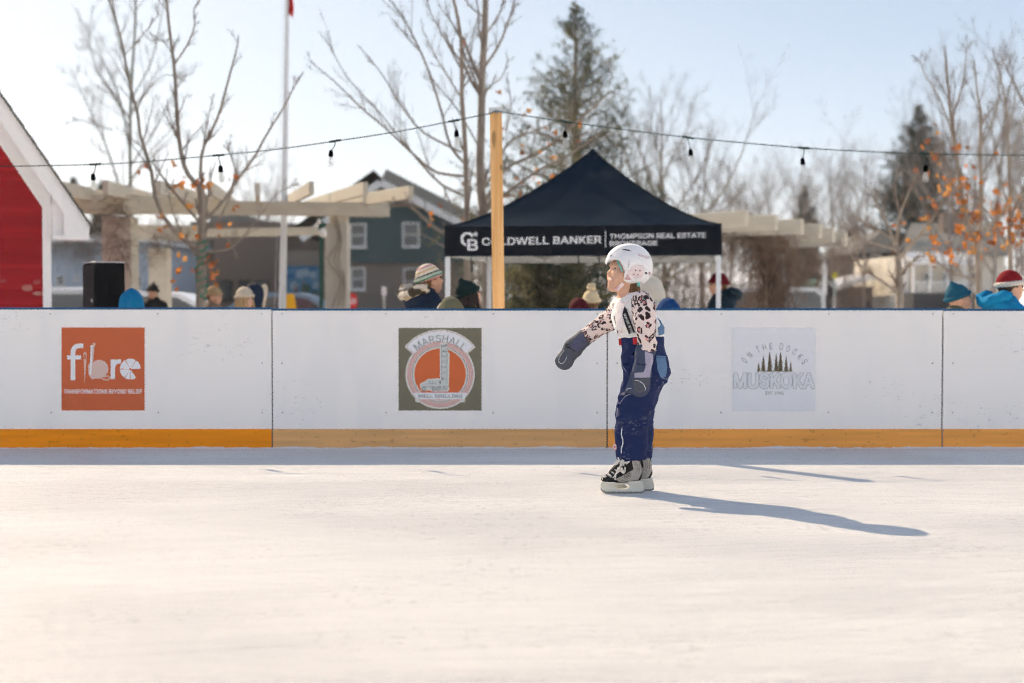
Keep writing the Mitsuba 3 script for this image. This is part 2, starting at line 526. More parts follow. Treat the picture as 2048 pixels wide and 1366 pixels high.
def siding_color(p, n, uv):
    g = fbm(p.x * 3.0, p.z * 40.0, p.y * 3.0, 3)
    c = mix((0.31, 0.014, 0.018), (0.39, 0.021, 0.027), g)
    c = c * (0.88 + 0.24 * cell_rand((p.z + 0.40) / 0.055, 3.0))
    chip = smoothstep(0.80, 0.83, noise(p.x * 9, p.z * 14, 3.0)) * smoothstep(1.35, 1.15, p.z)
    return mix(c, (0.55, 0.36, 0.30), 0.6 * chip)


mat('red_siding', proc(siding_color), 0.55, 0.35)
mat('white_trim', (0.84, 0.82, 0.80), 0.5, 0.35)
mat('shingle', (0.115, 0.105, 0.09), 0.85, 0.2)


def cream_color(p, n, uv):
    g = fbm(p.x * 5, p.y * 5, p.z * 9, 3)
    return mix((0.50, 0.46, 0.37), (0.62, 0.575, 0.48), g)


mat('cream', proc(cream_color), 0.75, 0.2)


def stucco_bump(p, n, uv):
    return noise(p.x * 38, p.y * 38, p.z * 38) + 0.5 * noise(p.x * 90, p.y * 90, p.z * 90)


bumped('stucco', (0.56, 0.52, 0.44), stucco_bump, 0.012, 0.85, 0.15, 4e-3)


def bark_color(p, n, uv):
    g = fbm(p.x * 26, p.y * 26, p.z * 7, 3)
    return mix((0.17, 0.14, 0.11), (0.40, 0.345, 0.285), g)


mat('bark', proc(bark_color), 0.85, 0.2)
mat('bark_green', (0.16, 0.155, 0.115), 0.85, 0.2)
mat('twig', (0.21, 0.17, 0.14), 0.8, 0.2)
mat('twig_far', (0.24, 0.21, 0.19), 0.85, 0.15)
mat('twig_brown', (0.17, 0.12, 0.09), 0.85, 0.15)
mat('twig_light', (0.26, 0.21, 0.17), 0.8, 0.2)


def thin(name, c, trans=0.9, rough=0.6):
    scene['mat_' + name] = {'type': 'principledthin', 'base_color': c if isinstance(c, dict) else rgb(c), 'roughness': rough, 'diff_trans': trans, 'spec_trans': 0.0}


def needle_color(p, n, uv):
    g = noise(p.x * 1.7, p.y * 1.7, p.z * 2.6)
    return mix((0.050, 0.070, 0.052), (0.165, 0.16, 0.085), smoothstep(0.35, 0.75, g))


thin('needle', proc(needle_color), 0.9)
thin('needle_far', (0.046, 0.056, 0.049), 0.7)
thin('leaf_orange', (0.50, 0.19, 0.05), 1.1)
thin('leaf_amber', (0.52, 0.26, 0.085), 1.1)
thin('leaf_rust', (0.32, 0.12, 0.055), 1.0)

# glass of the hanging lamps: clear thin bulbs
scene['mat_bulb_glass'] = {'type': 'principledthin', 'base_color': rgb((0.97, 0.97, 0.95)), 'roughness': 0.14, 'spec_trans': 1.0, 'diff_trans': 0.0, 'eta': 1.5}
scene['mat_pane'] = {'type': 'principled', 'base_color': rgb((0.05, 0.06, 0.07)), 'roughness': 0.08, 'specular': 0.6}

# the skater
def skin_color(p, n, uv):
    g = noise(p.x * 30, p.y * 30, p.z * 30)
    c = mix((0.62, 0.36, 0.245), (0.66, 0.40, 0.285), g)
    return c


mat('skin', proc(skin_color), 0.5, 0.35)
mat('skin_plain', (0.58, 0.34, 0.24), 0.55, 0.3)
mat('lips', (0.60, 0.31, 0.24), 0.4, 0.4, two=True)
mat('teeth', (0.60, 0.52, 0.45), 0.25, 0.5, two=True)
mat('eye_white', (0.72, 0.70, 0.68), 0.2, 0.5)
mat('iris', (0.05, 0.035, 0.025), 0.15, 0.5, two=True)
mat('brow', (0.16, 0.085, 0.045), 0.8, 0.2, two=True)
mat('hair', (0.16, 0.082, 0.038), 0.5, 0.4)
mat('hair_blond', (0.42, 0.27, 0.13), 0.5, 0.4)
mat('hair_dark', (0.030, 0.022, 0.020), 0.5, 0.4)


def fleece_bump(p, n, uv):
    return fbm(p.x * 75, p.y * 75, p.z * 75, 3)


def leopard(p, n, uv):
    """Rosettes: broken dark rings round some rose centres, on cream fleece. uv in metres along and round the sleeve."""
    wx = 0.22 * (noise(uv.x * 55, uv.y * 55, 1.0) - 0.5)
    wy = 0.22 * (noise(uv.x * 55, uv.y * 55, 7.0) - 0.5)
    x, y = uv.x / 0.040 + wx * 1.8, uv.y / 0.033 + wy * 1.8
    d, s, r = voronoi(x, y)
    gap = noise(uv.x * 75, uv.y * 75, 3.0)
    big = r > 0.42
    ring = smoothstep(0.48, 0.40, d + 0.10 * (noise(uv.x * 420, uv.y * 420) - 0.5)) * dr.select(big, smoothstep(0.10, 0.19, d), 1.0) * smoothstep(0.22, 0.32, gap)
    ring = ring * smoothstep(0.02, 0.07, s - d) * smoothstep(0.47, 0.40, d + dr.select(big, 0.0, 0.08))
    core = smoothstep(0.19, 0.12, d) * dr.select(big, 1.0, 0.0)
    c = mi.Color3f(0.80, 0.66, 0.62)
    c = mix(c, (0.68, 0.20, 0.20), core * dr.select(r > 0.72, 0.85, 0.15))
    return mix(c, (0.034, 0.022, 0.024), ring)


bumped('leopard', proc(leopard), fleece_bump, 0.004, 0.85, 0.15, 1.5e-3, sheen=0.4)
bumped('white_fleece', (0.80, 0.78, 0.76), fleece_bump, 0.005, 0.85, 0.15, 1.5e-3, sheen=0.3)
mat('shirt', (0.80, 0.72, 0.72), 0.7, 0.2, two=True)


def pants_color(p, n, uv):
    g = fbm(p.x * 9, p.y * 9, p.z * 9, 3)
    c = mix((0.008, 0.016, 0.070), (0.016, 0.030, 0.105), g)
    # snow dust left by falls: on the shins and the seat
    shin = smoothstep(0.50, 0.38, p.z)
    seat = smoothstep(0.16, 0.05, dr.sqrt(dr.square(p.x - SEAT[0]) + dr.square(p.z - SEAT[2])))
    fleck = smoothstep(0.55, 0.82, fbm(p.x * 85, p.y * 85, p.z * 85, 3))
    clump = smoothstep(0.36, 0.72, noise(p.x * 13, p.y * 13, p.z * 13))
    return mix(c, (0.62, 0.64, 0.70), dr.clip(fleck * clump * (0.20 * shin + 0.45 * seat), 0, 1))


SEAT = pix(1330, 750, 8.0)
def cloth_bump(p, n, uv):
    return fbm(p.x * 16, p.y * 16, p.z * 11, 3) + 0.12 * noise(p.x * 220, p.y * 220, p.z * 220)


bumped('pants', proc(pants_color), cloth_bump, 0.017, 0.62, 0.35, 2e-3)
mat('pocket', (0.115, 0.20, 0.34), 0.65, 0.3, two=True)
mat('piping', (0.66, 0.68, 0.72), 0.4, 0.4)
mat('strap', (0.012, 0.014, 0.018), 0.55, 0.35, two=True)
mat('strap_text', (0.62, 0.63, 0.62), 0.5, 0.3, two=True)
mat('tab_red', (0.52, 0.035, 0.045), 0.5, 0.35, two=True)
bumped('mitt', (0.060, 0.074, 0.125), cloth_bump, 0.02, 0.6, 0.3, 2e-3)
bumped('mitt_palm', (0.085, 0.092, 0.115), cloth_bump, 0.012, 0.65, 0.3, 2e-3)
mat('mitt_lilac', (0.36, 0.34, 0.45), 0.65, 0.3, two=True)
mat('helmet', (0.80, 0.785, 0.79), 0.22, 0.5, clearcoat=0.5, clearcoat_gloss=0.9)
mat('helmet_pink', (0.78, 0.64, 0.65), 0.35, 0.45, two=True)
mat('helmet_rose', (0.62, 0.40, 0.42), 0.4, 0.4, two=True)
mat('hole', (0.05, 0.035, 0.04), 0.6, 0.3, two=True)
mat('teal', (0.20, 0.50, 0.46), 0.6, 0.3, two=True)
mat('boot_black', (0.014, 0.014, 0.016), 0.4, 0.45)
mat('boot_gray', (0.36, 0.345, 0.32), 0.45, 0.4, two=True)
mat('boot_line', (0.24, 0.15, 0.12), 0.5, 0.3, two=True)
mat('lace', (0.66, 0.64, 0.60), 0.75, 0.2)
mat('holder', (0.60, 0.60, 0.55), 0.3, 0.5)
# ------------------------------------------------------------------ the setting: ice, ground
def sheet(x0, x1, y0, y1, nx, ny, zf):
    x, y = np.meshgrid(np.linspace(x0, x1, nx), np.linspace(y0, y1, ny), indexing='ij')
    V = np.stack([x, y, zf(x, y)], -1).reshape(-1, 3)
    i, k = np.meshgrid(np.arange(nx - 1), np.arange(ny - 1), indexing='ij')
    a = i * ny + k
    return join([(V, np.stack([a, a + ny, a + ny + 1, a + 1], -1).reshape(-1, 4))])


def sstep(a, b, x):
    t = np.clip((np.asarray(x, float) - a) / (b - a), 0, 1)
    return t * t * (3 - 2 * t)


def gz(x, y):
    """Height of the ground round the rink: flat plaza below the ice, then rising away behind."""
    x, y = np.asarray(x, float), np.asarray(y, float)
    rise = 1.05 * sstep(22, 62, y) + 0.030 * np.maximum(y - 62, 0) * sstep(62, 120, y) - 0.015 * np.maximum(y - 260, 0)
    bumps = 0.35 * (meshkit.noise(np.stack([x * 0.09, y * 0.09, 0 * x], -1), 4) - 0.5) * sstep(24, 45, y)
    return -0.36 + rise + bumps


def gzp(x, y): return float(gz(np.array([float(x)]), np.array([float(y)]))[0])


struct('ice', sheet(-16, 16, -14, BOARD_Y + 0.02, 8, 8, lambda x, y: 0 * x), 'mat_ice')
far = np.concatenate([np.linspace(-900, -80, 12), np.linspace(-70, 70, 71), np.linspace(80, 900, 12)])
fy = np.concatenate([np.linspace(-500, -20, 10), np.linspace(-14, 120, 68), np.linspace(130, 1500, 30)])
X, Yg = np.meshgrid(far, fy, indexing='ij')
i, k = np.meshgrid(np.arange(len(far) - 1), np.arange(len(fy) - 1), indexing='ij')
q = i * len(fy) + k
struct('ground', join([(np.stack([X, Yg, gz(X, Yg)], -1).reshape(-1, 3), np.stack([q, q + len(fy), q + len(fy) + 1, q + 1], -1).reshape(-1, 4))]), 'mat_ground', True)

# ------------------------------------------------------------------ rink boards
PW = SEAM_X[1] - SEAM_X[0]
BX = [SEAM_X[0] - 2 * PW, SEAM_X[0] - PW, SEAM_X[0], SEAM_X[1], SEAM_X[2], SEAM_X[2] + PW]
texts = ['white rink board panel beyond the red building corner, outside the left of the photo',
         'leftmost rink board in view, white with a vivid orange kick plate and a terracotta sticker',
         'white rink board with a faded tan kick plate and a dark olive sticker',
         'white rink board with an orange kick plate and a pale blue sticker, behind the skater',
         'rightmost rink board, white without a sticker, under the cyan jacketed person',
         'white rink board panel outside the right of the photo']
B_TOP, KICK_T, KICK_B = float(pix(1024, 620, BOARD_Y)[2]), float(pix(1024, 858, BOARD_Y)[2]), 0.004
for j, x0 in enumerate(BX):
    b = thing('rink_board', texts[j], 'rink board', 'white rink boards along the far side of the ice')
    x1, g = x0 + PW, 0.0046
    dz = [0, 0.004, -0.004, -0.002, -0.006, 0][j]
    part(b, 'panel', box(((x0 + x1) / 2, BOARD_Y + 0.014, (B_TOP + dz) / 2 + 0.002), (PW - 2 * g, 0.024, B_TOP + dz - 0.004), 0, 0.002), 'mat_board')
    part(b, 'kick_plate', box(((x0 + x1) / 2, BOARD_Y - 0.0035, (KICK_T + KICK_B) / 2), (PW - 2 * g, 0.010, KICK_T - KICK_B), 0, 0.0025), 'mat_kick')
    part(b, 'top_cap', box(((x0 + x1) / 2, BOARD_Y + 0.025, B_TOP + dz + 0.0075), (PW - 2 * g + .004, 0.062, 0.014), 0, 0.004), 'mat_cap')
    part(b, 'frame_post', box((x1, BOARD_Y + 0.056, 0.31), (0.05, 0.052, 1.32)), 'mat_seam')
    for u in (0.03, 0.34, 0.66, 0.97):
        for z in ((B_TOP - 0.028, 0.62, 0.26) if u in (0.03, 0.97) else (B_TOP - 0.028, 0.26)):
            part(b, 'screw', lathe([(0, -0.003), (0.0055, -0.002), (0.006, 0.003)], (x0 + u * PW, BOARD_Y, z), 8, (0, 1, 0)), 'mat_bolt')
    for u in (0.25, 0.75):
        part(b, 'back_brace', beam((x0 + u * PW, BOARD_Y + 0.04, 0.9), (x0 + u * PW, BOARD_Y + 0.5, -0.34), 0.04, 0.04), 'mat_galv')

# snow scraped against the foot of the boards
nx, ny = 900, 7
xs, t = np.meshgrid(np.linspace(-6.2, 6.2, nx), np.linspace(0, 1, ny), indexing='ij')
hgt = 0.004 + 0.020 * np.clip(meshkit.noise(np.stack([xs * 3.1, 0 * xs, 0 * xs], -1), 2) - .42, 0, 1) + 0.010 * np.clip(meshkit.noise(np.stack([xs * 17, 0 * xs, 0 * xs], -1), 3) - .5, 0, 1)
wid = 0.012 + 1.6 * hgt
V = np.stack([xs, BOARD_Y - .0088 - wid * t, hgt * (1 - t) ** 1.4 + .004 * (meshkit.noise(np.stack([xs * 60, t * 3, 0 * xs], -1), 8) - .5) * (t < .9) * (1 - t) - .002 * t + .001], -1).reshape(-1, 3)
i, k = np.meshgrid(np.arange(nx - 1), np.arange(ny - 1), indexing='ij')
q = i * ny + k
sr = thing('snow_ridge', 'thin ragged ridge of scraped snow along the foot of the rink boards', 'snow', kind='stuff')
scene[sr] = mikit.ply(join([(V, np.stack([q, q + 1, q + ny + 1, q + ny], -1).reshape(-1, 4))]), 'mat_snow', True)
mat('snow', (0.70, 0.71, 0.73), 0.8, 0.2, two=True)

# ------------------------------------------------------------------ stickers on the boards: flat print, each ink its own thin layer
def print_on(holder, name, v2, f, m, layer):
    """Lays flat shapes (photo pixels on the board's plane) on the board as thin print."""
    v = pix(v2[:, 0], v2[:, 1], BOARD_Y - 0.0012 - 0.0011 * layer)
    key = numbered(holder + '__' + name)
    scene[key] = mikit.ply((v, f), m)


def printp(holder, name, poly, m, layer): print_on(holder, name, *flat2d(poly), m, layer)


def arc_text(text, cx, cy, r, cap, a0, a1, wscale=1.0, bold=False):
    """Letters along a circle, baseline radius r, from angle a0 to a1 (degrees, 90 = top)."""
    ws = [0.45 if c == ' ' else np.ptp(glyphs(c, bold)[0][:, 0]) * wscale for c in text]
    free = math.radians(a0 - a1) * (r + cap * .4) / cap - sum(ws)
    gap = free / (len(text) - 1)
    vs, fs, n, at = [], [], 0, 0.0
    for c, w in zip(text, ws):
        if c != ' ':
            v, f = glyphs(c, bold)
            v = v.copy(); v[:, 0] = (v[:, 0] - (v[:, 0].min() + v[:, 0].max()) / 2) * wscale
            th = math.radians(a0) - (at + w / 2) * cap / (r + cap * .4)
            x, y = v[:, 0] * cap, v[:, 1] * cap + r
            px = cx + x * math.sin(th) + y * math.cos(th)
            py = cy - (-x * math.cos(th) + y * math.sin(th))
            vs.append(np.stack([px, py], 1)); fs.append(f + n); n += len(v)
        at += w + gap
    return np.vstack(vs), np.vstack(fs)


def disc(cx, cy, r, n=64): return Point(cx, cy).buffer(r, quad_segs=n // 4)
def ring(cx, cy, r0, r1): return disc(cx, cy, r1).difference(disc(cx, cy, r0))
def line(pts, w): return LineString(pts).buffer(w / 2)
def sector(cx, cy, r, a0, a1, n=24):
    a = np.radians(np.linspace(a0, a1, n))
    return Polygon([(cx, cy)] + [(cx + r * math.cos(t), cy - r * math.sin(t)) for t in a])


# the terracotta one: needle, knitting needles, ball of wool and a cut round as letters
s = thing('sponsor_sticker', 'square terracotta sticker with white letters and a ball of wool on the leftmost board', 'sticker', 'square sponsor stickers on the rink boards')
printp(s, 'backing', sbox(123, 655, 289, 821), 'mat_terracotta', 0)
g = lambda x, y: (110 + x / 7.384, 645 + y / 7.384)
fpoly = LineString([g(265, 850), g(265, 440), g(275, 390), g(310, 355), g(360, 342), g(418, 345)]).buffer(4.6, cap_style=2, join_style=1).union(sbox(*g(178, 485), *g(385, 545)))
printp(s, 'lettering', fpoly, 'mat_ink_white', 1)
needle = Polygon([g(420, 470), g(426, 445), g(443, 435), g(460, 445), g(468, 470), g(458, 640), g(436, 908), g(430, 640)]).difference(affinity.scale(disc(*g(443, 512), 1), 1.8, 6.5))
printp(s, 'needle', needle, 'mat_ink_pink', 1)
printp(s, 'wool_ball', disc(*g(655, 685), 18), 'mat_ink_rose', 1)
printp(s, 'wool_ball', Polygon([g(495, 640), g(520, 600), g(560, 640), g(560, 740), g(600, 820), g(545, 830), g(505, 760)]).buffer(1.2), 'mat_ink_rose', 1)
strands = [line([g(655 + 128 * math.cos(t) * c, 685 + 118 * math.sin(t) * e) for t in np.linspace(a, a + 1.9, 14)], 0.7) for c, e, a in
           ((.95, .95, 0.2), (.8, .95, 2.0), (.62, .9, 3.9), (.4, .85, 5.0), (.9, .6, 1.2), (.95, .35, 2.6), (.75, .75, 0.4), (.5, .6, 3.1))]
printp(s, 'wool_strand', shapely.union_all(strands).intersection(disc(*g(655, 685), 18)), 'mat_ink_pink', 2)
printp(s, 'wool_tail', line([g(545, 826), g(690, 818), g(740, 850), g(790, 845), g(808, 815), g(780, 790), g(735, 800)], 2.4), 'mat_ink_pink', 2)
printp(s, 'knitting_needle', line([g(577, 322), g(545, 640), g(530, 745)], 3.0).union(disc(*g(577, 320), 2.9)), 'mat_ink_pink', 3)
printp(s, 'knitting_needle', line([g(541, 360), g(530, 650), g(520, 770)], 3.6).union(disc(*g(541, 356), 2.9)), 'mat_ink_white', 4)
rp = sbox(*g(822, 545), *g(886, 835)).union(LineString([g(850, 690), g(870, 615), g(915, 578), g(975, 572)]).buffer(4.2, cap_style=2))
printp(s, 'lettering', rp, 'mat_ink_white', 1)
cx, cy = g(1112, 688)
pie = shapely.union_all([sector(cx, cy, 20.8, a0 + 2.2, a1 - 2.2) for a0, a1 in ((0, 58), (58, 120), (120, 180), (180, 238), (238, 270), (270, 306))]).difference(disc(cx, cy, 2.2))
printp(s, 'lettering', pie, 'mat_ink_white', 1)
print_on(s, 'lettering', *text_box('TRANSFORMATIONS BEYOND BELIEF', 127.4, 778.6, 284.6, 787.2), 'mat_ink_white', 1)

# the olive one: a round badge with a drilling lorry
s = thing('sponsor_sticker', 'square dark olive sticker with a round orange badge of a lorry and tall mast', 'sticker', 'square sponsor stickers on the rink boards')
printp(s, 'backing', sbox(797.3, 656, 963, 821), 'mat_olive', 0)
g = lambda x, y: (785 + x / 7.384, 645 + y / 7.384)
k = 1 / 7.384
c0, bc = g(703, 765), g(703, 770)
def band(r0, r1, a): return sector(bc[0], bc[1], r1, 90 - a, 90 + a, 40).difference(disc(bc[0], bc[1], r0))
outer = disc(*c0, 512 * k).union(band(480 * k, 640 * k, 50).buffer(26 * k)).union(Polygon([g(335, 1050), g(345, 1172), g(1062, 1172), g(1075, 1050)]).buffer(6 * k))
printp(s, 'badge', outer, 'mat_ink_cream', 1)
printp(s, 'badge_ring', ring(*c0, 415 * k, 482 * k), 'mat_ink_ring', 2)
for r in (482, 462, 438): printp(s, 'badge_line', ring(*c0, (r - 4) * k, (r + 4) * k), 'mat_ink_red', 3)
printp(s, 'badge_line', ring(*c0, 403 * k, 412 * k), 'mat_ink_gray', 3)
printp(s, 'badge_disc', disc(*c0, 382 * k), 'mat_ink_orange', 2)
ban = band(505 * k, 625 * k, 48.5).buffer(18 * k)
printp(s, 'banner', ban.buffer(5 * k), 'mat_ink_red', 4)
printp(s, 'banner', ban, 'mat_ink_white', 5)
print_on(s, 'lettering', *arc_text('MARSHALL', bc[0], bc[1], 483 * k, 104 * k, 133.5, 46.5, 1.0, False), 'mat_ink_gray', 6)
lowb = Polygon([g(290, 1036), g(1122, 1036), g(1045, 1136), g(368, 1136)])
printp(s, 'banner', lowb.buffer(4 * k), 'mat_ink_red', 4)
printp(s, 'banner', lowb, 'mat_ink_white', 5)
print_on(s, 'lettering', *text_box('WELL DRILLING', *g(372, 1060), *g(1030, 1113)), 'mat_ink_gray', 6)
truck = Polygon([g(405, 920), g(440, 885), g(475, 880), g(520, 838), g(705, 828), g(703, 322), g(722, 300), g(806, 300), g(815, 440), g(838, 452), g(828, 960), g(838, 985), g(815, 1015), g(590, 1018), g(540, 992), g(480, 1012), g(430, 1000)])
printp(s, 'lorry', truck.buffer(4 * k), 'mat_ink_cream', 5)
printp(s, 'lorry', truck.buffer(-12 * k), 'mat_ink_steel', 6)
mast = [line([g(722, y), g(806, y + (40 if i % 2 else -40))], 0.6) for i, y in enumerate(range(360, 820, 40))] + [line([g(722, 330), g(722, 820)], .7), line([g(806, 330), g(806, 900)], .7)]
bits = mast + [sbox(*g(690, 860), *g(716, 905)), sbox(*g(726, 822), *g(752, 850)), line([g(545, 850), g(545, 910), g(640, 890)], .8), line([g(590, 860), g(590, 900)], .8), line([g(722, 345), g(760, 350), g(806, 330)], 2.2),
               line([g(740, 420), g(806, 440)], 1.6), line([g(430, 950), g(830, 945)], .7)] + [ring(*g(x, 982), 17 * k, 30 * k) for x in (462, 612, 682)] + [line([g(735, 1000), g(760, 950), g(785, 1000), g(805, 950)], .9)]
printp(s, 'lorry_detail', shapely.union_all(bits), 'mat_ink_gray', 7)

# the pale blue one: pines over outlined lettering
s = thing('sponsor_sticker', 'square pale blue sticker with dark pines above outlined letters', 'sticker', 'square sponsor stickers on the rink boards')
printp(s, 'backing', sbox(1464.5, 655.5, 1631, 822), 'mat_pale_blue', 0)
g = lambda x, y: (1450 + x / 7.384, 645 + y / 7.384)
cc = g(735, 905)
for ch, x, y in zip('ONTHEDOCKS', (285, 365, 485, 583, 682, 832, 932, 1027, 1110, 1175), (560, 478, 395, 366, 349, 355, 388, 435, 505, 580)):
    v, f = glyphs(ch, False)
    v = v.copy() - (v.min(0) + v.max(0)) / 2
    th = math.atan2(x - 735, 905 - y)
    w, h = 6.6, 13.2
    X_, Y_ = v[:, 0] / np.ptp(v[:, 0]) * w, v[:, 1] / np.ptp(v[:, 1]) * h
    px, py = g(x, y)
    print_on(s, 'lettering', np.stack([px + X_ * math.cos(th) + Y_ * math.sin(th), py + X_ * math.sin(th) - Y_ * math.cos(th)], 1), f, 'mat_ink_slate', 1)
rngp = np.random.default_rng(5)
pines = []
for x, top, w in ((497, 590, 60), (567, 495, 90), (660, 430, 100), (757, 460, 80), (820, 432, 105), (903, 495, 80), (970, 585, 60)):
    lft, rgt, n = [], [], 9
    for i in range(n + 1):
        y = top + (722 - top) * i / n
        ww = w / 2 * (i / n) ** 0.8 + 3
        lft += [g(x - ww * rngp.uniform(.75, 1.15), y + 8), g(x - ww * 0.45, y + 3)]
        rgt += [g(x + ww * rngp.uniform(.75, 1.15), y + 8), g(x + ww * 0.45, y + 3)]
    pines.append(Polygon([g(x, top)] + lft + rgt[::-1]).buffer(0))
printp(s, 'pine', shapely.union_all(pines).buffer(0.02), 'mat_ink_moss', 1)
pp = glyph_poly('MUSKOKA', True)
lo, hi = pp.bounds[:2], pp.bounds[2:]
pp = affinity.translate(pp, -lo[0], -lo[1])
sx, sy_ = (1628.6 - 1468.0) / (hi[0] - lo[0]), (776.6 - 746.2) / (hi[1] - lo[1])
pp = affinity.translate(affinity.scale(pp, sx, -sy_, origin=(0, 0)), 1468.0, 776.6)
fat = pp.buffer(1.15, join_style=2)
printp(s, 'lettering', fat.buffer(0.55, join_style=2).difference(fat.buffer(-0.55)), 'mat_ink_outline', 2)
printp(s, 'lettering', fat.buffer(-0.5), 'mat_ink_pale', 1)
print_on(s, 'lettering', *text_box('EST. 1992', *g(598, 1018), *g(866, 1068)), 'mat_ink_slate', 1)

# ------------------------------------------------------------------ the timber post and the string of lamps
PY = 11.1
p = thing('light_post', 'square timber post standing behind the boards in front of the black canopy', 'post')
pb, pt = pix(997.5, 617, PY), pix(991.3, 216, PY)
ext = pb + (pb - pt) * (pb[2] + 0.36) / (pt[2] - pb[2])
wpost = 24 / F_PX * PY
part(p, 'timber', beam(ext, pt, wpost, wpost, up=(0, 1, 0), bevel=0.004), 'mat_post_wood')
part(p, 'bracket', box(pt + V3(0, 0, -0.022), (wpost + 0.012, wpost + 0.012, 0.04)), 'mat_galv')
part(p, 'hook', tube(curve([pt + V3(0, -.05, -.03), pt + V3(0, -.075, -.025), pt + V3(0, -.085, -.045), pt + V3(.012, -.075, -.055)], 10), 0.004, 6), 'mat_steel')
for j, (px, gxp) in enumerate(((-985, 0), (3020, 0))):
    q = thing('light_post', ['square timber post outside the left of the photo carrying the lamp cable', 'square timber post outside the right of the photo carrying the lamp cable'][j], 'post')
    b0 = pix(px, 228, PY)
    part(q, 'timber', box((b0[0], PY, (b0[2] - 0.36) / 2 + .02), (wpost, wpost, b0[2] + 0.40), 0, 0.004), 'mat_post_wood')
    part(q, 'bracket', box((b0[0], PY, b0[2] + 0.01), (wpost + .012, wpost + .012, 0.04)), 'mat_galv')
left = [(-985, 233), (-700, 285), (-400, 318), (-150, 331), (0, 332.5), (188, 329), (300, 322.5), (440, 310), (550, 299), (672, 282), (790, 264), (908, 241.5), (962, 230.5), (981, 227)]
right = [(1004, 224), (1060, 233), (1130, 243.5), (1250, 259.5), (1376, 275), (1490, 286), (1608, 296), (1730, 303), (1850, 307.5), (1950, 309.5), (2048, 310.5), (2250, 309), (2500, 296), (2760, 270), (3020, 230)]
CY = PY - 0.095
c = thing('lamp_cable', 'thin dark green cable strung from the timber post across the photo', 'cable')
for span, n in ((left, 120), (right, 120)):
    w = curve(np.array(span, float), n)
    part(c, 'span', tube(pix(w[:, 0], w[:, 1], CY), 0.0042, 6), 'mat_cable')
part(c, 'span', tube(curve([pix(981, 227, CY), pix(992, 222, PY - .075), pix(1004, 224, CY)], 8), 0.0042, 6), 'mat_cable')
mat('cable', (0.012, 0.035, 0.030), 0.5, 0.4)
lamps = [(191, 328.5, 186, 352, 188, 375, 'first hanging lamp from the left, above the pergola'), (437, 310.5, 441, 336, 443, 355, 'second hanging lamp from the left, swung sideways'),
         (670, 282, 662, 305, 661, 328, 'hanging lamp between the flagpole and the twin trunked tree'), (908, 241.5, 913, 265, 913.5, 287, 'hanging lamp nearest the timber post on its left side'),
         (1131, 243.5, 1130, 267, 1132, 293, 'hanging lamp in front of the tall spruce'), (1376, 275, 1381, 303, 1384, 322, 'hanging lamp above the right slope of the black canopy'),
         (1608, 296, 1605, 321, 1607, 342, 'hanging lamp in clear sky right of the canopy'), (1850, 307.5, 1851, 335, 1851, 354, 'rightmost hanging lamp, in front of the dark pointed spruce')]
for x, y, sx_, sy2, bx, by, lab in lamps:
    L = thing('hanging_lamp', 'clear bulb in a black socket, ' + lab, 'lamp', 'bulbs hanging from the lamp cable')
    a, s0, b0 = pix(x, y, CY), pix(sx_, sy2, CY), pix(bx, by, CY)
    slope = 0.17 * (-1 if x > 1000 else 1) * (1 if 500 < x < 1400 else .35)
    part(L, 'clip', tube([a + V3(-.044, 0, -.044 * slope), a + V3(.044, 0, .044 * slope)], 0.0085, 8), 'mat_cable')
    ax = (s0 - b0) / np.linalg.norm(s0 - b0)
    top = s0 + ax * 0.012
    part(L, 'cord', tube(curve([a, a + V3(0, 0, -.022), (a + top) / 2 + V3(.004, 0, -.012), top], 10), [0.009] * 2 + [0.0035] * 8, 6), 'mat_cable')
    part(L, 'socket', lathe([(0, .026), (.011, .026), (.0165, .012), (.018, -.012), (.016, -.026), (0, -.026)], s0 - ax * .008, 14, ax), 'mat_cable', 40)
    base = s0 - ax * 0.036
    prof = [(.013, .004), (.014, -.006), (.019, -.022), (.0235, -.040), (.0245, -.052), (.021, -.066), (.012, -.076), (0.001, -.079)]
    part(L, 'glass', lathe(prof, base, 18, ax), 'mat_bulb_glass', True)
    part(L, 'filament', tube(curve([base, base - ax * .03 + V3(.006, 0, 0), base - ax * .05, base - ax * .03 - V3(.006, 0, 0), base], 12), 0.0016, 5), 'mat_lace')
# ------------------------------------------------------------------ red building on the left
def hexa(q):
    """Eight corners: bottom four in turn, top four in turn."""
    return join([(np.asarray(q, float), [[0, 3, 2, 1], [4, 5, 6, 7], [0, 1, 5, 4], [1, 2, 6, 5], [2, 3, 7, 6], [3, 0, 4, 7]])])


SO = pix(103, 600, 15.4); SO[2] = 0
SW = V3(-0.345, 0.9386, 0); SW /= np.linalg.norm(SW)
SU = V3(SW[1], -SW[0], 0)


def shed_uz(px, py, off=0.0):
    d = pix(px, py, 10.0) - CAM
    p = CAM + d * ((SO + SW * off - CAM) @ SW / (d @ SW))
    return float((p - SO) @ SU), float(p[2])


def shed_poly(pts, off, depth):
    """A board cut to shape in the gable's plane: pts (u, z), from off back by depth."""
    m = trimesh.creation.extrude_polygon(Polygon(pts), depth, engine='earcut')
    v = np.asarray(m.vertices)
    return trimesh.Trimesh(SO + v[:, :1] * SU + v[:, 2:3] * SW + SW * off + np.stack([0 * v[:, 0], 0 * v[:, 0], v[:, 1]], 1), m.faces[:, ::-1], process=False)


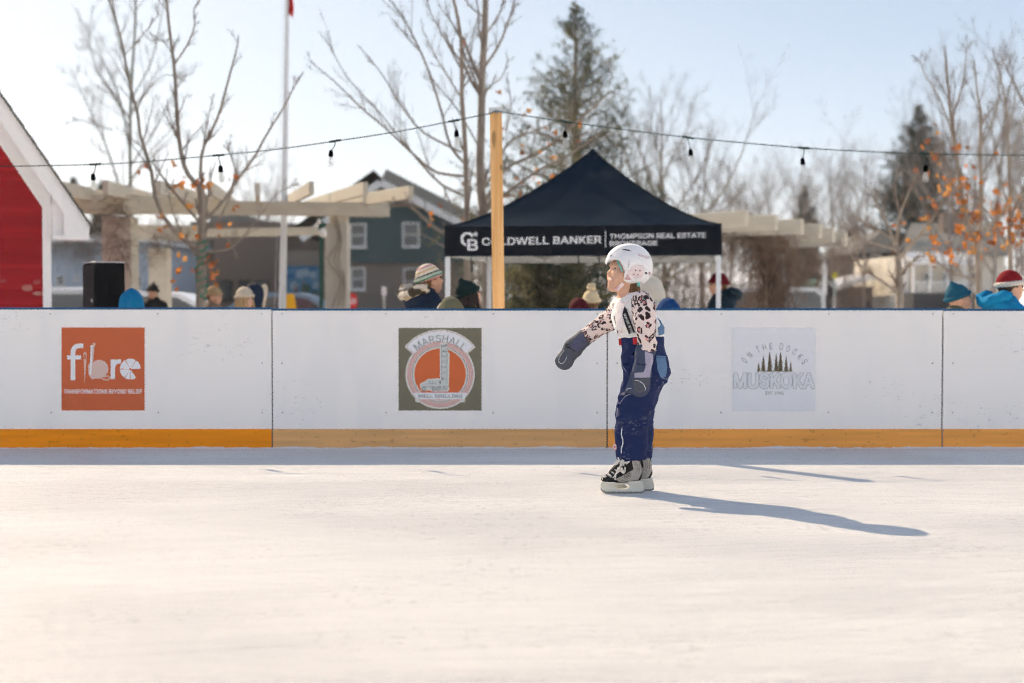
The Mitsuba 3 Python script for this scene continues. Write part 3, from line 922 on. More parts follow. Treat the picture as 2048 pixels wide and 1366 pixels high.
shed = thing('red_building', 'red clapboard building with white trim and a steep shingled gable at the left edge', 'building')
ua, za = shed_uz(0, 290); ub, zb = shed_uz(85, 415)
slope = (zb - za) / (ub - ua)
uR = ub
ridge_u = shed_uz(-190, 300)[0]
def rake(u): return zb + slope * (u - ub)
hb = 0.055
z = -0.40
while z < rake(ridge_u) - 0.03:
    z1 = z + hb
    r0, r1 = min(uR, ub + (z - zb) / slope), min(uR, ub + (z1 - zb) / slope)
    if z < zb: r0 = uR
    if z1 < zb: r1 = uR
    l0, l1 = 2 * ridge_u - r0, 2 * ridge_u - r1
    def q(u, zz, w): return SO + SU * u + SW * w + V3(0, 0, zz)
    if r1 - l1 > 0.05:
        part(shed, 'siding_board', hexa([q(l0, z, -.022), q(r0, z, -.022), q(r0, z, .02), q(l0, z, .02), q(l1, z1 + .004, -.003), q(r1, z1 + .004, -.003), q(r1, z1 + .004, .02), q(l1, z1 + .004, .02)]), 'mat_red_siding')
    z = z1
W_, H_ = (2 * (0.0 - ridge_u), zb)
cm = SO + SU * ridge_u
part(shed, 'wall', shed_poly([(2 * ridge_u - .02, -.4), (-.02, -.4), (-.02, zb + .1), (ridge_u, rake(ridge_u) + .05), (2 * ridge_u - .02, zb + .1)], 0.022, 2.7), 'mat_red_siding')
part(shed, 'corner_trim', shed_poly([(uR - .004, -.4), (0, -.4), (0, zb + .02), (uR - .004, zb + .02)], -.026, .08), 'mat_white_trim')
lc = 2 * ridge_u
part(shed, 'corner_trim', shed_poly([(lc, -.4), (lc - uR, -.4), (lc - uR, zb + .02), (lc, zb + .02)], -.026, .08), 'mat_white_trim')
# the frieze on the wall, the rake board out at the overhang, the boxed return at the eave
OH = -0.26
oa, ob = shed_uz(0, 190, OH), shed_uz(180, 452, OH)
os_ = (ob[1] - oa[1]) / (ob[0] - oa[0])
ia, ib = shed_uz(0, 243, OH), shed_uz(128, 428, OH)
is_ = (ib[1] - ia[1]) / (ib[0] - ia[0])
def oz(u): return ob[1] + os_ * (u - ob[0])
def iz(u): return ib[1] + is_ * (u - ib[0])
for sgn in (1, -1):
    def mir(pts): return pts if sgn > 0 else [(2 * ridge_u - u, zz) for u, zz in pts][::-1]
    tail = shed_uz(177, 477, OH)
    part(shed, 'rake_board', shed_poly(mir([(ridge_u, iz(ridge_u)), ib, (ib[0], tail[1]), (tail[0], tail[1]), ob, (ridge_u, oz(ridge_u))]), OH, 0.03), 'mat_white_trim')
    part(shed, 'frieze_board', shed_poly(mir([(ridge_u, rake(ridge_u)), (ub, zb - .004), (0, zb - .004), (0, iz(0) + .06), (ridge_u, iz(ridge_u) + .05)]), -.03, .05), 'mat_white_trim')
    part(shed, 'soffit', shed_poly(mir([(ridge_u, iz(ridge_u) + .055), (ib[0], ib[1] + .055), (ib[0] + .1, ib[1] - .02), (ib[0] + .1, ib[1] + .04), (ridge_u, oz(ridge_u) - .03)]), OH + .032, -OH - .035), 'mat_white_trim')
    ra = shed_uz(104, 472, -.04)
    part(shed, 'eave_return', shed_poly(mir([(ra[0], ra[1]), (tail[0] - .01, ra[1]), (tail[0] - .01, ob[1] - .02), (ib[0], oz(ib[0]) - .05), (ra[0], oz(ra[0]) - .08)]), -.17, .3), 'mat_white_trim')
    part(shed, 'return_sill', shed_poly(mir([(ra[0] - .005, tail[1] - .012), (tail[0] + .01, tail[1] - .012), (tail[0] + .01, ra[1] - .002), (ra[0] - .005, ra[1] - .002)]), OH - .02, .42), 'mat_white_trim')
    part(shed, 'roof_deck', shed_poly(mir([(ridge_u, oz(ridge_u) + .002), (ob[0] + .03, oz(ob[0] + .03) + .002), (ob[0] + .03, oz(ob[0] + .03) + .018), (ridge_u, oz(ridge_u) + .018)]), OH - .03, 3.1), 'mat_shingle')
    n = 16
    us = np.linspace(ob[0] + .05, ridge_u, n + 1)
    for i in range(n):
        u0, u1 = us[i], us[i + 1]
        part(shed, 'shingle_course', shed_poly(mir([(u0, oz(u0) + .019), (u0, oz(u0) + .045), (u1 - .03, oz(u1 - .03) + .026), (u1 - .03, oz(u1 - .03) + .019)][::-1]), OH - .05, 3.14), 'mat_shingle')

# ------------------------------------------------------------------ loudspeaker on a stand
sp = thing('loudspeaker', 'tall black loudspeaker on a stand between the red building and the bright blue hood', 'loudspeaker')
SY = 12.0
c = pix(208, 568, SY); h = (pix(208, 519, SY) - pix(208, 622, SY))[2]
c[2] = pix(208, 519, SY)[2] - h / 2 - .03
th = math.radians(31)
R = np.array([[math.cos(th), -math.sin(th), 0], [math.sin(th), math.cos(th), 0], [0, 0, 1]])
def lb(cc, s, bev=0.006): return moved(box(cc, s, 0, bev), R, c)
part(sp, 'cabinet', lb((0, 0, -.03), (.245, .40, h + .06), .012), 'mat_black', 30)
part(sp, 'grille', lb((-.126, 0, 0), (.012, .36, h - .04)), 'mat_dark')
part(sp, 'handle', lb((.02, -.201, 0.0), (.10, .008, .10)), 'mat_black')
part(sp, 'lid_trim', lb((0, 0, h / 2 + .003), (.25, .405, .01), .003), 'mat_galv')  # pale slab standing in for the highlight along the top edge
part(sp, 'badge', lb((-.133, -.12, -.10), (.006, .03, .03)), 'mat_galv')
foot = V3(c[0], c[1], -.36)
part(sp, 'pole', tube([foot + V3(0, 0, .15), V3(c[0], c[1], c[2] - h / 2)], .018, 10), 'mat_dark')
for a in (0.3, 2.4, 4.5):
    part(sp, 'leg', tube([foot + V3(0, 0, .55), foot + V3(.42 * math.cos(a), .42 * math.sin(a), .012)], .011, 8), 'mat_dark')

# ------------------------------------------------------------------ the black canopy
tent = thing('canopy', 'black pop up canopy tent with white lettering on its valance, behind the skater', 'canopy tent')
fl, fr = pix(889, 455, 15.80), pix(1443, 447, 15.38)
TU = V3(fr[0] - fl[0], fr[1] - fl[1], 0); TW = np.linalg.norm(TU); TU /= TW
TV = V3(-TU[1], TU[0], 0)
EZ = (fl[2] + fr[2]) / 2
VB = float(pix(1160, 512, 15.6)[2])
PEAK = float(pix(1187, 301, 17.1)[2])
TO = V3(fl[0], fl[1], 0)
tc = TO + TU * TW / 2 + TV * TW / 2
def tpt(u, v, zz): return TO + np.asarray(u)[..., None] * TU + np.asarray(v)[..., None] * TV + np.stack([0 * np.asarray(zz, float), 0 * np.asarray(zz, float), np.asarray(zz, float)], -1)


def tent_roof(side, lift=0.0):
    ns, nt = 29, 26
    s, t = np.meshgrid(np.linspace(-1, 1, ns), np.linspace(0.004, 1, nt), indexing='ij')
    zz = EZ + (PEAK - EZ) * (1 - t) ** 1.42 - 0.035 * np.sin(np.pi * t) * (1 - s ** 2) + lift
    zz += 0.010 * np.sin(9 * s + 5 * t) * np.sin(np.pi * t) * (1 - s ** 2)
    a, b = [(s * t, -t), (t, s * t), (-s * t, t), (-t, -s * t)][side]
    V = tpt(TW / 2 * (1 + a), TW / 2 * (1 + b), zz).reshape(-1, 3)
    i, k = np.meshgrid(np.arange(ns - 1), np.arange(nt - 1), indexing='ij')
    q = i * nt + k
    return join([(V, np.stack([q, q + 1, q + nt + 1, q + nt], -1).reshape(-1, 4))])


def wave(s): return 0.006 * np.sin(s * 5.2 + .6) + 0.004 * np.sin(s * 11.3)


def valance(side, inset=0.0, top=None, bot=None):
    ns, nz = 60, 8
    s, zz = np.meshgrid(np.linspace(0, TW, ns), np.linspace(VB if bot is None else bot, EZ - .001 if top is None else top, nz), indexing='ij')
    w = wave(s) * (EZ + .05 - zz) / (EZ - VB) - inset
    u, v = [(s, -w), (TW + w, s), (TW - s, TW + w), (-w, TW - s)][side]
    V = tpt(u, v, zz).reshape(-1, 3)
    i, k = np.meshgrid(np.arange(ns - 1), np.arange(nz - 1), indexing='ij')
    q = i * nz + k
    return join([(V, np.stack([q, q + nz, q + nz + 1, q + 1], -1).reshape(-1, 4))])


for sd in range(4): part(tent, 'roof_panel', tent_roof(sd), 'mat_tent_roof', True)
for su, sv in ((-1, -1), (1, -1), (1, 1), (-1, 1)):
    tt = np.linspace(.01, 1, 24)
    part(tent, 'hip_seam', tube(tpt(TW / 2 * (1 + su * tt), TW / 2 * (1 + sv * tt), EZ + (PEAK - EZ) * (1 - tt) ** 1.42 + .004), .009, 6), 'mat_tent_valance')
part(tent, 'hem_seam', tube(np.array([tpt(s_, -(wave(s_) * 1.1) - .002, VB + .025) for s_ in np.linspace(0.02, TW - .02, 50)]), .0035, 5), 'mat_tent_roof')
part(tent, 'roof_cap', ball(tc + V3(0, 0, PEAK - .012), (.035, .035, .03)), 'mat_tent_roof', True)
vals = [part(tent, 'valance', valance(sd), 'mat_tent_valance', True) for sd in range(4)]
part(tent, 'lining', join([valance(sd, 0.008, EZ - .02, VB + .004) for sd in range(4)]), 'mat_tent_lining', True)


def on_valance(v2):
    """Photo pixels on the valance's front: to its own surface."""
    d = pix(v2[:, 0], v2[:, 1], 10.0) - CAM
    n = -TV
    p = CAM + d * (((TO - CAM) @ n) / (d @ n))[:, None]
    s, zz = (p - TO) @ TU, p[:, 2]
    return tpt(s, -(wave(s) * (EZ + .05 - zz) / (EZ - VB)) - 0.004, zz)


def val_print(v2, f, edge=12):
    m = np.column_stack([v2, np.zeros(len(v2))])
    v, f = trimesh.remesh.subdivide_to_size(m, f, edge, max_iter=10)
    part(vals[0], 'lettering', (on_valance(v[:, :2]), f), 'mat_tent_print')


def val_text(text, x0, y0, x1, y1, y0r, y1r, bold=True):
    v, f = text_box(text, x0, y0, x1, y1, bold)
    t = (v[:, 0] - x0) / (x1 - x0)                   # the rows run a little downhill to the left, as the valance does
    v = v.copy(); v[:, 1] += (y0r - y0) * t
    val_print(v, f)


val_text('COLDWELL BANKER', 964, 475.5, 1203, 491, 471.2, 489)
val_text('THOMPSON REAL ESTATE', 1219.5, 467.8, 1411.5, 478.2, 465.0, 477)
val_text('BROKERAGE', 1219.5, 482.3, 1315, 492, 481.2, 491.4)
val_print(*flat2d(sbox(1210.2, 462, 1211.8, 495)))
cp, bp = glyph_poly('C', True), glyph_poly('B', True)
def place_poly(p, x0, y0, x1, y1):
    b = p.bounds
    p = affinity.scale(affinity.translate(p, -b[0], -b[1]), (x1 - x0) / (b[2] - b[0]), -(y1 - y0) / (b[3] - b[1]), origin=(0, 0))
    return affinity.translate(p, x0, y1)
Bp = place_poly(bp, 935, 478.5, 956, 501)
Cp = place_poly(cp, 921.5, 464.5, 948, 492).difference(Bp.buffer(2.0).union(Polygon(Bp.exterior)))
star = Polygon([(951 + (6 if i % 2 == 0 else 2.5) * math.sin(i * math.pi / 5), 468.5 - (6 if i % 2 == 0 else 2.5) * math.cos(i * math.pi / 5)) for i in range(10)])
for gp in (Cp.difference(star.buffer(1.5)), Bp.difference(star.buffer(1.2)), star): val_print(*flat2d(gp), 6)
lw = 0.052
for u, v in ((0.03, 0.03), (TW - .03, 0.03), (0.03, TW - .03), (TW - .03, TW - .03)):
    q = TO + TU * u + TV * v
    leg = part(tent, 'leg', box((q[0], q[1], (EZ - .03 - .36) / 2 + .0), (lw, lw, EZ - .03 + .34), math.atan2(TU[1], TU[0]), .006), 'mat_white_metal')
    part(leg, 'foot_plate', box((q[0], q[1], -.352), (.12, .12, .012), math.atan2(TU[1], TU[0])), 'mat_galv')
bars = []
for v in (0.05, TW - .05):
    n = 4
    for i in range(n):
        a, b = TO + TU * (TW * i / n + .02) + TV * v, TO + TU * (TW * (i + 1) / n - .02) + TV * v
        for z0, z1 in ((EZ - .06, EZ - .30), (EZ - .30, EZ - .06)):
            bars.append(beam(a + V3(0, 0, z0), b + V3(0, 0, z1), .018, .03))
for u in (0.05, TW - .05):
    for i in range(4):
        a, b = TO + TV * (TW * i / 4 + .02) + TU * u, TO + TV * (TW * (i + 1) / 4 - .02) + TU * u
        for z0, z1 in ((EZ - .06, EZ - .30), (EZ - .30, EZ - .06)):
            bars.append(beam(a + V3(0, 0, z0), b + V3(0, 0, z1), .018, .03))
for b in bars: part(tent, 'truss_bar', b, 'mat_white_metal')
for px, pyb in ((942, 543), (1156, 528), (1197, 530)):
    a = pix(px, 511, 15.9)
    part(tent, 'tie_cord', tube(curve([a, pix(px + 1, (511 + pyb) / 2, 15.9), pix(px + 2, pyb, 15.9)], 6), .008, 6), 'mat_dark')

# ------------------------------------------------------------------ cream pergolas
perg = thing('pergola', 'cream timber pergola with fanned rafters and stucco columns, left of the black canopy', 'pergola')
def column(holder, px0, px1, ytop, Y, m='mat_stucco', cap=None):
    a, b = pix(px0, ytop, Y), pix(px1, ytop, Y)
    w = b[0] - a[0]; g0 = gzp(a[0], Y) - .1
    k = part(holder, 'column', box(((a[0] + b[0]) / 2, Y + w / 2, (a[2] + g0) / 2), (w, w, a[2] - g0), 0, .015), m)
    if cap:
        c0 = pix(cap[0], cap[2], Y); c1 = pix(cap[1], ytop, Y)
        part(k, 'cap', box(((c0[0] + c1[0]) / 2, Y + w / 2, (c0[2] + c1[2]) / 2 - .001), (c1[0] - c0[0], w * .75, c0[2] - c1[2] + .004), 0, .01), 'mat_cream')
    return k
column(perg, 649, 695, 446, 23.7, cap=(658, 693, 425))
column(perg, 203, 262, 432, 20.9, m='mat_cream')
column(perg, 296, 334, 496, 27.0, m='mat_cream')
def pbeam(holder, name, x0, y0, Y0, x1, y1, Y1, hpx, w=0.10, m='mat_cream'):
    a, b = pix(x0, y0, Y0), pix(x1, y1, Y1)
    h = hpx / F_PX * (Y0 + Y1) / 2
    return part(holder, name, beam(a, b, w, h, bevel=.008), m)
pbeam(perg, 'beam', 120, 404, 20.2, 452, 415.5, 23.45, 34)
pbeam(perg, 'beam', 452.5, 416, 23.45, 779, 419.5, 23.75, 28)
pbeam(perg, 'beam', 130, 412, 21.0, 452, 417, 24.2, 28)
pbeam(perg, 'beam', 453, 417, 24.2, 765, 421, 24.5, 26)
pbeam(perg, 'beam', 236, 464, 26.7, 402, 466, 27.2, 30, .14)
pbeam(perg, 'beam', 403, 466, 27.2, 640, 462, 27.6, 16, .14)
for xn, yn, Yn, xf, yf, Yf in ((120, 377, 18.7, 330, 418, 28.0), (211, 375, 18.9, 345, 408, 28.2), (316, 375, 19.4, 452, 411, 28.2), (420, 376, 19.9, 472, 411, 28.3), (515, 379, 20.4, 516, 411, 28.4),
                               (623, 376, 20.6, 560, 411, 28.4), (731, 377, 20.6, 612, 411, 28.4), (822, 385, 20.5, 640, 411, 28.2)):
    a, b = pix(xn, yn, Yn), pix(xf, yf, Yf)
    part(perg, 'rafter', beam(a, b, .075, .19, bevel=.006), 'mat_cream')
rv = np.random.default_rng(8)
def vine(holder, pts, n, spread, r, seed, m='mat_twig_brown', hang=0.0, L=0.5):
    """A tangle of bare vine stems along a path of world points."""
    g = np.random.default_rng(seed)
    base = curve(pts, 60)
    st = base[g.integers(0, 60, n)] + g.normal(0, spread, (n, 3)) * V3(1, .6, 1)
    d = g.normal(0, 1, (n, 3)); d[:, 2] -= hang; d /= np.linalg.norm(d, axis=1, keepdims=True)
    t = np.linspace(0, 1, 5)[None, :, None]
    ln = g.uniform(.4, 1, (n, 1, 1)) * L
    P = st[:, None] + d[:, None] * t * ln + g.normal(0, 1, (n, 1, 3)) * (t * (1 - t)) * ln * .8 + V3(0, 0, -1) * hang * .25 * t ** 2 * ln
    R = np.repeat(np.linspace(1, .5, 5)[None], n, 0) * g.uniform(.6, 1.2, (n, 1)) * r
    part(holder, 'vine', tubes(P, R, 3, False), m, kind='stuff')
vine(perg, [pix(232, 330 + 60, 20.7), pix(236, 430, 20.6), pix(240, 520, 20.7)], 130, .09, .006, 1, hang=.6, L=.5)
vine(perg, [pix(300, 520, 26.8), pix(318, 480, 26.8), pix(390, 470, 26.8)], 80, .08, .006, 2, hang=.3)
for off, sd in ((0, 1), (9, 2), (-12, 3)):
    part(perg, 'vine_stem', tube(curve([pix(676 + off, 615, 23.62), pix(686 + off * .4, 560, 23.62), pix(668 + off, 520, 23.62), pix(680 + off * .3, 480, 23.62), pix(668 + off * .5, 430, 23.6)], 20), .010, 5), 'mat_twig')

perg2 = thing('pergola', 'cream timber pergola with a vine wrapped column, behind the right end of the canopy', 'pergola')
k2 = column(perg2, 1536, 1556, 494, 24.6, m='mat_cream')
column(perg2, 1424, 1440, 486, 27.5, m='mat_cream')
pbeam(perg2, 'beam', 1395, 462, 28.6, 1556, 494, 24.5, 22, .10)
pbeam(perg2, 'beam', 1400, 460, 29.2, 1575, 490, 25.1, 20, .10)
for xn, yn, xf, yf, Yn in ((1494, 437, 1330, 447, 22.0), (1553, 445, 1380, 452, 22.6), (1605, 453, 1425, 460, 23.2), (1642, 462, 1462, 467, 23.8), (1668, 470, 1490, 474, 24.3), (1692, 478.5, 1515, 482, 24.9)):
    a, b = pix(xn, yn, Yn), pix(xf, yf, Yn + 1.6)
    part(perg2, 'rafter', beam(a, b, .075, .25, bevel=.006), 'mat_cream')
vine(perg2, [pix(1526, 625, 24.4), pix(1530, 540, 24.4), pix(1530, 490, 24.4)], 420, .085, .008, 3, hang=.9, L=.5)
vine(perg2, [pix(1563, 625, 24.4), pix(1562, 540, 24.4), pix(1560, 480, 24.4)], 420, .085, .008, 4, hang=.9, L=.5)
vine(perg2, [pix(1450, 470, 24.5), pix(1510, 480, 24.2), pix(1575, 478, 23.6)], 420, .11, .007, 5, hang=.8, L=.5)

# ------------------------------------------------------------------ flagpole, lamp post, signs
FY = 25.5
fp = thing('flagpole', 'tall white flagpole standing behind the pergola left of the photo centre', 'flagpole')
b0, b1 = pix(565, 615, FY), pix(575.5, -40, FY)
b0 = b0 + (b0 - b1) * (b0[2] - gzp(b0[0], FY)) / (b1[2] - b0[2])
n = 12
part(fp, 'pole', tube(b0 + (b1 - b0) * np.linspace(0, 1, n)[:, None], np.linspace(.072, .036, n), 14), 'mat_white_metal', 40)
part(fp, 'finial', ball(b1 + V3(0, 0, .07), .07), 'mat_galv', True)
m = sheet(0, 1, 0, 1, 12, 20, lambda x, y: 0 * x)
v = np.asarray(m.vertices)
fa = pix(577, -22, FY)
part(fp, 'flag', trimesh.Trimesh(np.stack([fa[0] + v[:, 0] * .09 + .02 * np.sin(v[:, 1] * 9), fa[1] - .05 + .07 * np.sin(v[:, 0] * 5 + v[:, 1] * 3), fa[2] - .42 + v[:, 1] * .9 - .12 * v[:, 0]], 1), m.faces, process=False), 'mat_flag')
mat('flag', (0.55, 0.03, 0.03), 0.7, 0.2, two=True)
part(fp, 'halyard', tube([b1 + V3(-.05, -.06, -.1), b0 + V3(-.1, -.09, 1.2)], .004, 4), 'mat_lace')

LY = 22.6
lp = thing('street_lamp', 'green street lamp with white globes beside the pergola column', 'street lamp')
q = pix(642, 470, LY)
mat('lamp_green', (0.015, 0.075, 0.055), 0.45, 0.4)
part(lp, 'post', lathe([(.075, gzp(q[0], LY)), (.07, gzp(q[0], LY) + .5), (.032, gzp(q[0], LY) + .6), (.028, q[2] + .12), (.05, q[2] + .16), (0, q[2] + .3)], (q[0], LY, 0), 14), 'mat_lamp_green', 40)
mat('globe', (0.78, 0.77, 0.72), 0.3, 0.5)
for px, py, r in ((646, 466, .062), (638, 443, .035), (633, 453, .03)):
    part(lp, 'globe', ball(pix(px, py, LY - .05), (r, r, r * 1.3)), 'mat_globe', True)
part(lp, 'bracket', beam(pix(632, 456, LY), pix(652, 448, LY), .03, .05), 'mat_lamp_green')

def post_sign(name, lab, px, py, w, h, Y, m, cat='sign', shape='box', post='mat_galv', rim=None):
    k = thing(name, lab, cat)
    c = pix(px, py, Y); W, H = w / F_PX * Y, h / F_PX * Y
    part(k, 'post', tube([V3(c[0], Y + .03, gzp(c[0], Y) - .05), V3(c[0], Y + .03, c[2] + H * .45)], .025, 8), post)
    if shape == 'oct':
        a = np.radians(np.arange(8) * 45 + 22.5)
        mm = trimesh.creation.extrude_polygon(Polygon(np.stack([np.cos(a) * W / 1.85, np.sin(a) * H / 1.85], 1)), .01, engine='earcut')
        v = np.asarray(mm.vertices)
        part(k, 'plate', trimesh.Trimesh(np.stack([c[0] + v[:, 0], Y - v[:, 2], c[2] + v[:, 1]], 1), mm.faces, process=False), m)
        v, f = glyphs('STOP', True)
        v = fit(v, px - w * .36, py - h * .16, px + w * .36, py + h * .16)
        part(k, 'lettering', (pix(v[:, 0], v[:, 1], Y - .014), f), 'mat_ink_white')
    else:
        part(k, 'plate', box((c[0], Y - .004, c[2]), (W, .012, H), 0, .004), m)
    return k
mat('sign_red', (0.50, 0.035, 0.035), 0.5, 0.4)
mat('sign_white', (0.72, 0.66, 0.66), 0.5, 0.3)
mat('sign_yellow', (0.55, 0.50, 0.03), 0.5, 0.3)
post_sign('stop_sign', 'red octagonal stop sign beside the foot of the pergola column', 706, 603, 18, 34, 33, 'mat_sign_red', shape='oct')
post_sign('parking_sign', 'small white sign on a thin grey post in front of the teal house', 768, 582, 10, 17, 34, 'mat_sign_white')
post_sign('warning_sign', 'small yellow sign on a pole among the bare trees at right', 1669, 551, 10, 12, 46, 'mat_sign_yellow')
post_sign('notice_board', 'pale narrow upright sign post right of the vine wrapped column', 1649, 560, 9, 60, 40, 'mat_galv')
bp_ = thing('barrier', 'yellow folded barrier board beside the foot of the flagpole', 'barrier')
q = pix(578, 603, 30); gq = gzp(q[0], 30)
mat('barrier_yellow', (0.70, 0.36, 0.015), 0.5, 0.3)
hq = pix(578, 588, 30)[2] - gq
for s in (-1, 1):
    part(bp_, 'board', hexa([(q[0] - .32, 30 + s * .25 - .015, gq), (q[0] + .32, 30 + s * .25 - .015, gq), (q[0] + .32, 30 + s * .25 + .015, gq), (q[0] - .32, 30 + s * .25 + .015, gq),
                             (q[0] - .16, 30 + s * .02 - .015, gq + hq), (q[0] + .10, 30 + s * .02 - .015, gq + hq), (q[0] + .10, 30 + s * .02 + .015, gq + hq), (q[0] - .16, 30 + s * .02 + .015, gq + hq)]), 'mat_barrier_yellow')

# ------------------------------------------------------------------ buildings
def wall_box(k, name, x0, x1, yt, Y, depth, m, yb=None, **kw):
    a, b = pix(x0, yt, Y), pix(x1, yt, Y)
    zb_ = (gzp((a[0] + b[0]) / 2, Y) - .6) if yb is None else pix(x0, yb, Y)[2]
    return part(k, name, box(((a[0] + b[0]) / 2, Y + depth / 2, (a[2] + zb_) / 2), (b[0] - a[0], depth, a[2] - zb_)), m, **kw)


def window(k, x0, y0, x1, y1, Y, bar=3, m='mat_win_frame', mull=True):
    a, b = pix(x0, y1, Y), pix(x1, y0, Y)
    W, H, t = b[0] - a[0], b[2] - a[2], bar / F_PX * Y
    cx, cz = (a[0] + b[0]) / 2, (a[2] + b[2]) / 2
    fr_ = [box((a[0] + t / 2, Y - .04, cz), (t, .08, H)), box((b[0] - t / 2, Y - .04, cz), (t, .08, H)), box((cx, Y - .04, b[2] - t / 2), (W - 2 * t, .08, t)), box((cx, Y - .04, a[2] + t / 2), (W - 2 * t, .08, t))]
    if mull: fr_.append(box((cx, Y - .035, cz), (W - 2 * t, .06, t * .7)))
    w = part(k, 'window', join(fr_), m)
    part(w, 'pane', box((cx, Y - .012, cz), (W - 2 * t, .02, H - 2 * t)), 'mat_pane')
    part(w, 'sill', box((cx, Y - .08, a[2] - t * .4), (W + t, .16, t * .7)), m)


mat('win_frame', (0.62, 0.64, 0.65), 0.5, 0.3)
def clap(c):
    def f(p, n, uv):
        e = p.z / 0.16 - dr.floor(p.z / 0.16)
        return mi.Color3f(*c) * (0.93 + 0.07 * smoothstep(0.0, 0.12, e)) * (0.92 + 0.16 * noise(p.x * .8, p.z * .8))
    return f
mat('teal_wall', proc(clap((0.048, 0.085, 0.098))), 0.7, 0.3)
mat('taupe_wall', (0.16, 0.145, 0.135), 0.8, 0.2)
mat('roof_gray', (0.20, 0.20, 0.19), 0.8, 0.2)
mat('brown_wall', (0.17, 0.135, 0.12), 0.85, 0.2)
mat('beige_wall', (0.30, 0.265, 0.22), 0.8, 0.2)
mat('blue_wall', proc(clap((0.36, 0.43, 0.52))), 0.7, 0.3)
mat('cream_wall', (0.64, 0.60, 0.52), 0.7, 0.3)
mat('charcoal', (0.045, 0.045, 0.05), 0.8, 0.2)
mat('roof_snow', (0.78, 0.79, 0.82), 0.8, 0.2)

TY = 52.0
th_ = thing('house', 'dark teal gabled house with white framed windows behind the left end of the canopy', 'house')
wall_box(th_, 'lower_wall', 655, 935, 526.5, TY + .05, 9, 'mat_taupe_wall')
wall_box(th_, 'upper_wall', 655, 935, 452, TY - .12, 9.2, 'mat_teal_wall', yb=526)
a, b, c = pix(640, 452, TY - .12), pix(940, 452, TY - .12), pix(765, 363, TY - .12)
pk = Polygon([(a[0], a[2]), (b[0], a[2]), (c[0], c[2])])
mm = trimesh.creation.extrude_polygon(pk, 9.2, engine='earcut'); v = np.asarray(mm.vertices)
part(th_, 'gable', trimesh.Trimesh(np.stack([v[:, 0], TY - .12 + v[:, 2], v[:, 1] + .002], 1), mm.faces[:, ::-1], process=False), 'mat_teal_wall')
for e in (a, b):
    d = (e - c) / np.linalg.norm(e - c)
    nrm = V3(-d[2], 0, d[0]); nrm *= np.sign(nrm[2])
    s0, s1 = c + nrm * .02, e + d * .7 + nrm * .02
    up2 = nrm * .42
    q0, q1 = V3(0, -.7, 0), V3(0, 9.8, 0)
    part(th_, 'roof', hexa([s0 + q0, s1 + q0, s1 + q1, s0 + q1, s0 + up2 + q0, s1 + up2 + q0, s1 + up2 + q1, s0 + up2 + q1]), 'mat_roof_gray')
    part(th_, 'rake_trim', beam(s0 + q0 + V3(0, -.04, -.12), s1 + q0 + V3(0, -.04, -.12), .06, .26), 'mat_win_frame')
for r in ((700, 447, 733, 495), (805, 445, 839, 494)): window(th_, *r, TY - .12)
for r in ((701, 535, 731, 580), (807, 536, 838, 590)): window(th_, *r, TY + .05)
window(th_, 755, 396, 775, 418, TY - .12, 3, mull=False)

cb = thing('commercial_building', 'low brown flat roofed building behind the young maple and the flagpole', 'building')
CYY = 58.0
wall_box(cb, 'wall', 380, 556, 443, CYY, 10, 'mat_brown_wall')
wall_box(cb, 'roof', 418, 496, 430, CYY + 1.5, 7, 'mat_roof_gray', yb=443.5)
wall_box(cb, 'wall', 556.5, 652, 447, CYY + .6, 9, 'mat_brown_wall', yb=501)
wall_box(cb, 'wall', 556.5, 652, 501.5, CYY + .4, 9.2, 'mat_beige_wall')
wall_box(cb, 'parapet_trim', 556.5, 652, 464, CYY + .3, .3, 'mat_win_frame', yb=471)
wall_box(cb, 'chimney', 620, 630, 433, CYY + 2, .9, 'mat_brown_wall', yb=447.5)
for x0 in (440, 478, 512): window(cb, x0, 560, x0 + 24, 600, CYY, 2.5, 'mat_charcoal', mull=False)
window(cb, 395, 480, 425, 515, CYY, 2.5, 'mat_charcoal')

mu = thing('mural', 'blue painted mural panel of sky and brown trees, right of the flagpole', 'mural')
MY = CYY + .36
wall_box(mu, 'panel', 573, 642, 532, MY - .1, .08, 'mat_mural_blue', yb=608)
mat('mural_blue', (0.10, 0.30, 0.48), 0.6, 0.3)
mat('mural_sky', (0.40, 0.52, 0.60), 0.6, 0.3, two=True)
mat('mural_brown', (0.20, 0.12, 0.075), 0.6, 0.3, two=True)
mat('mural_green', (0.06, 0.14, 0.11), 0.6, 0.3, two=True)
mat('mural_deep', (0.02, 0.17, 0.40), 0.6, 0.3, two=True)
def mpaint(poly, m, l):
    for gm in getattr(poly, 'geoms', [poly]):
        v, f = flat2d(gm)
        part(mu, 'painted_shape', (pix(v[:, 0], v[:, 1], MY - .11 - .006 * l), f), m)
mpaint(sbox(573.5, 533, 641.5, 538), 'mat_mural_deep', 1)
mpaint(shapely.union_all([disc(600, 548, 9), disc(612, 545, 8), disc(626, 550, 7), disc(588, 572, 9), disc(632, 570, 6)]).intersection(sbox(574, 538, 641, 607)), 'mat_mural_sky', 1)
mpaint(affinity.scale(disc(582, 552, 8), 1.2, .8).intersection(sbox(573.5, 533, 641, 607)), 'mat_mural_deep', 2)
mpaint(shapely.union_all([Polygon([(585, 596), (592, 563), (598, 596)]), Polygon([(600, 592), (607, 558), (613, 592)]), sbox(583, 590, 634, 602)]), 'mat_mural_brown', 3)
mpaint(shapely.union_all([disc(612, 577, 9), disc(630, 590, 9), disc(600, 604, 5)]).intersection(sbox(574, 538, 641, 607)), 'mat_mural_green', 4)

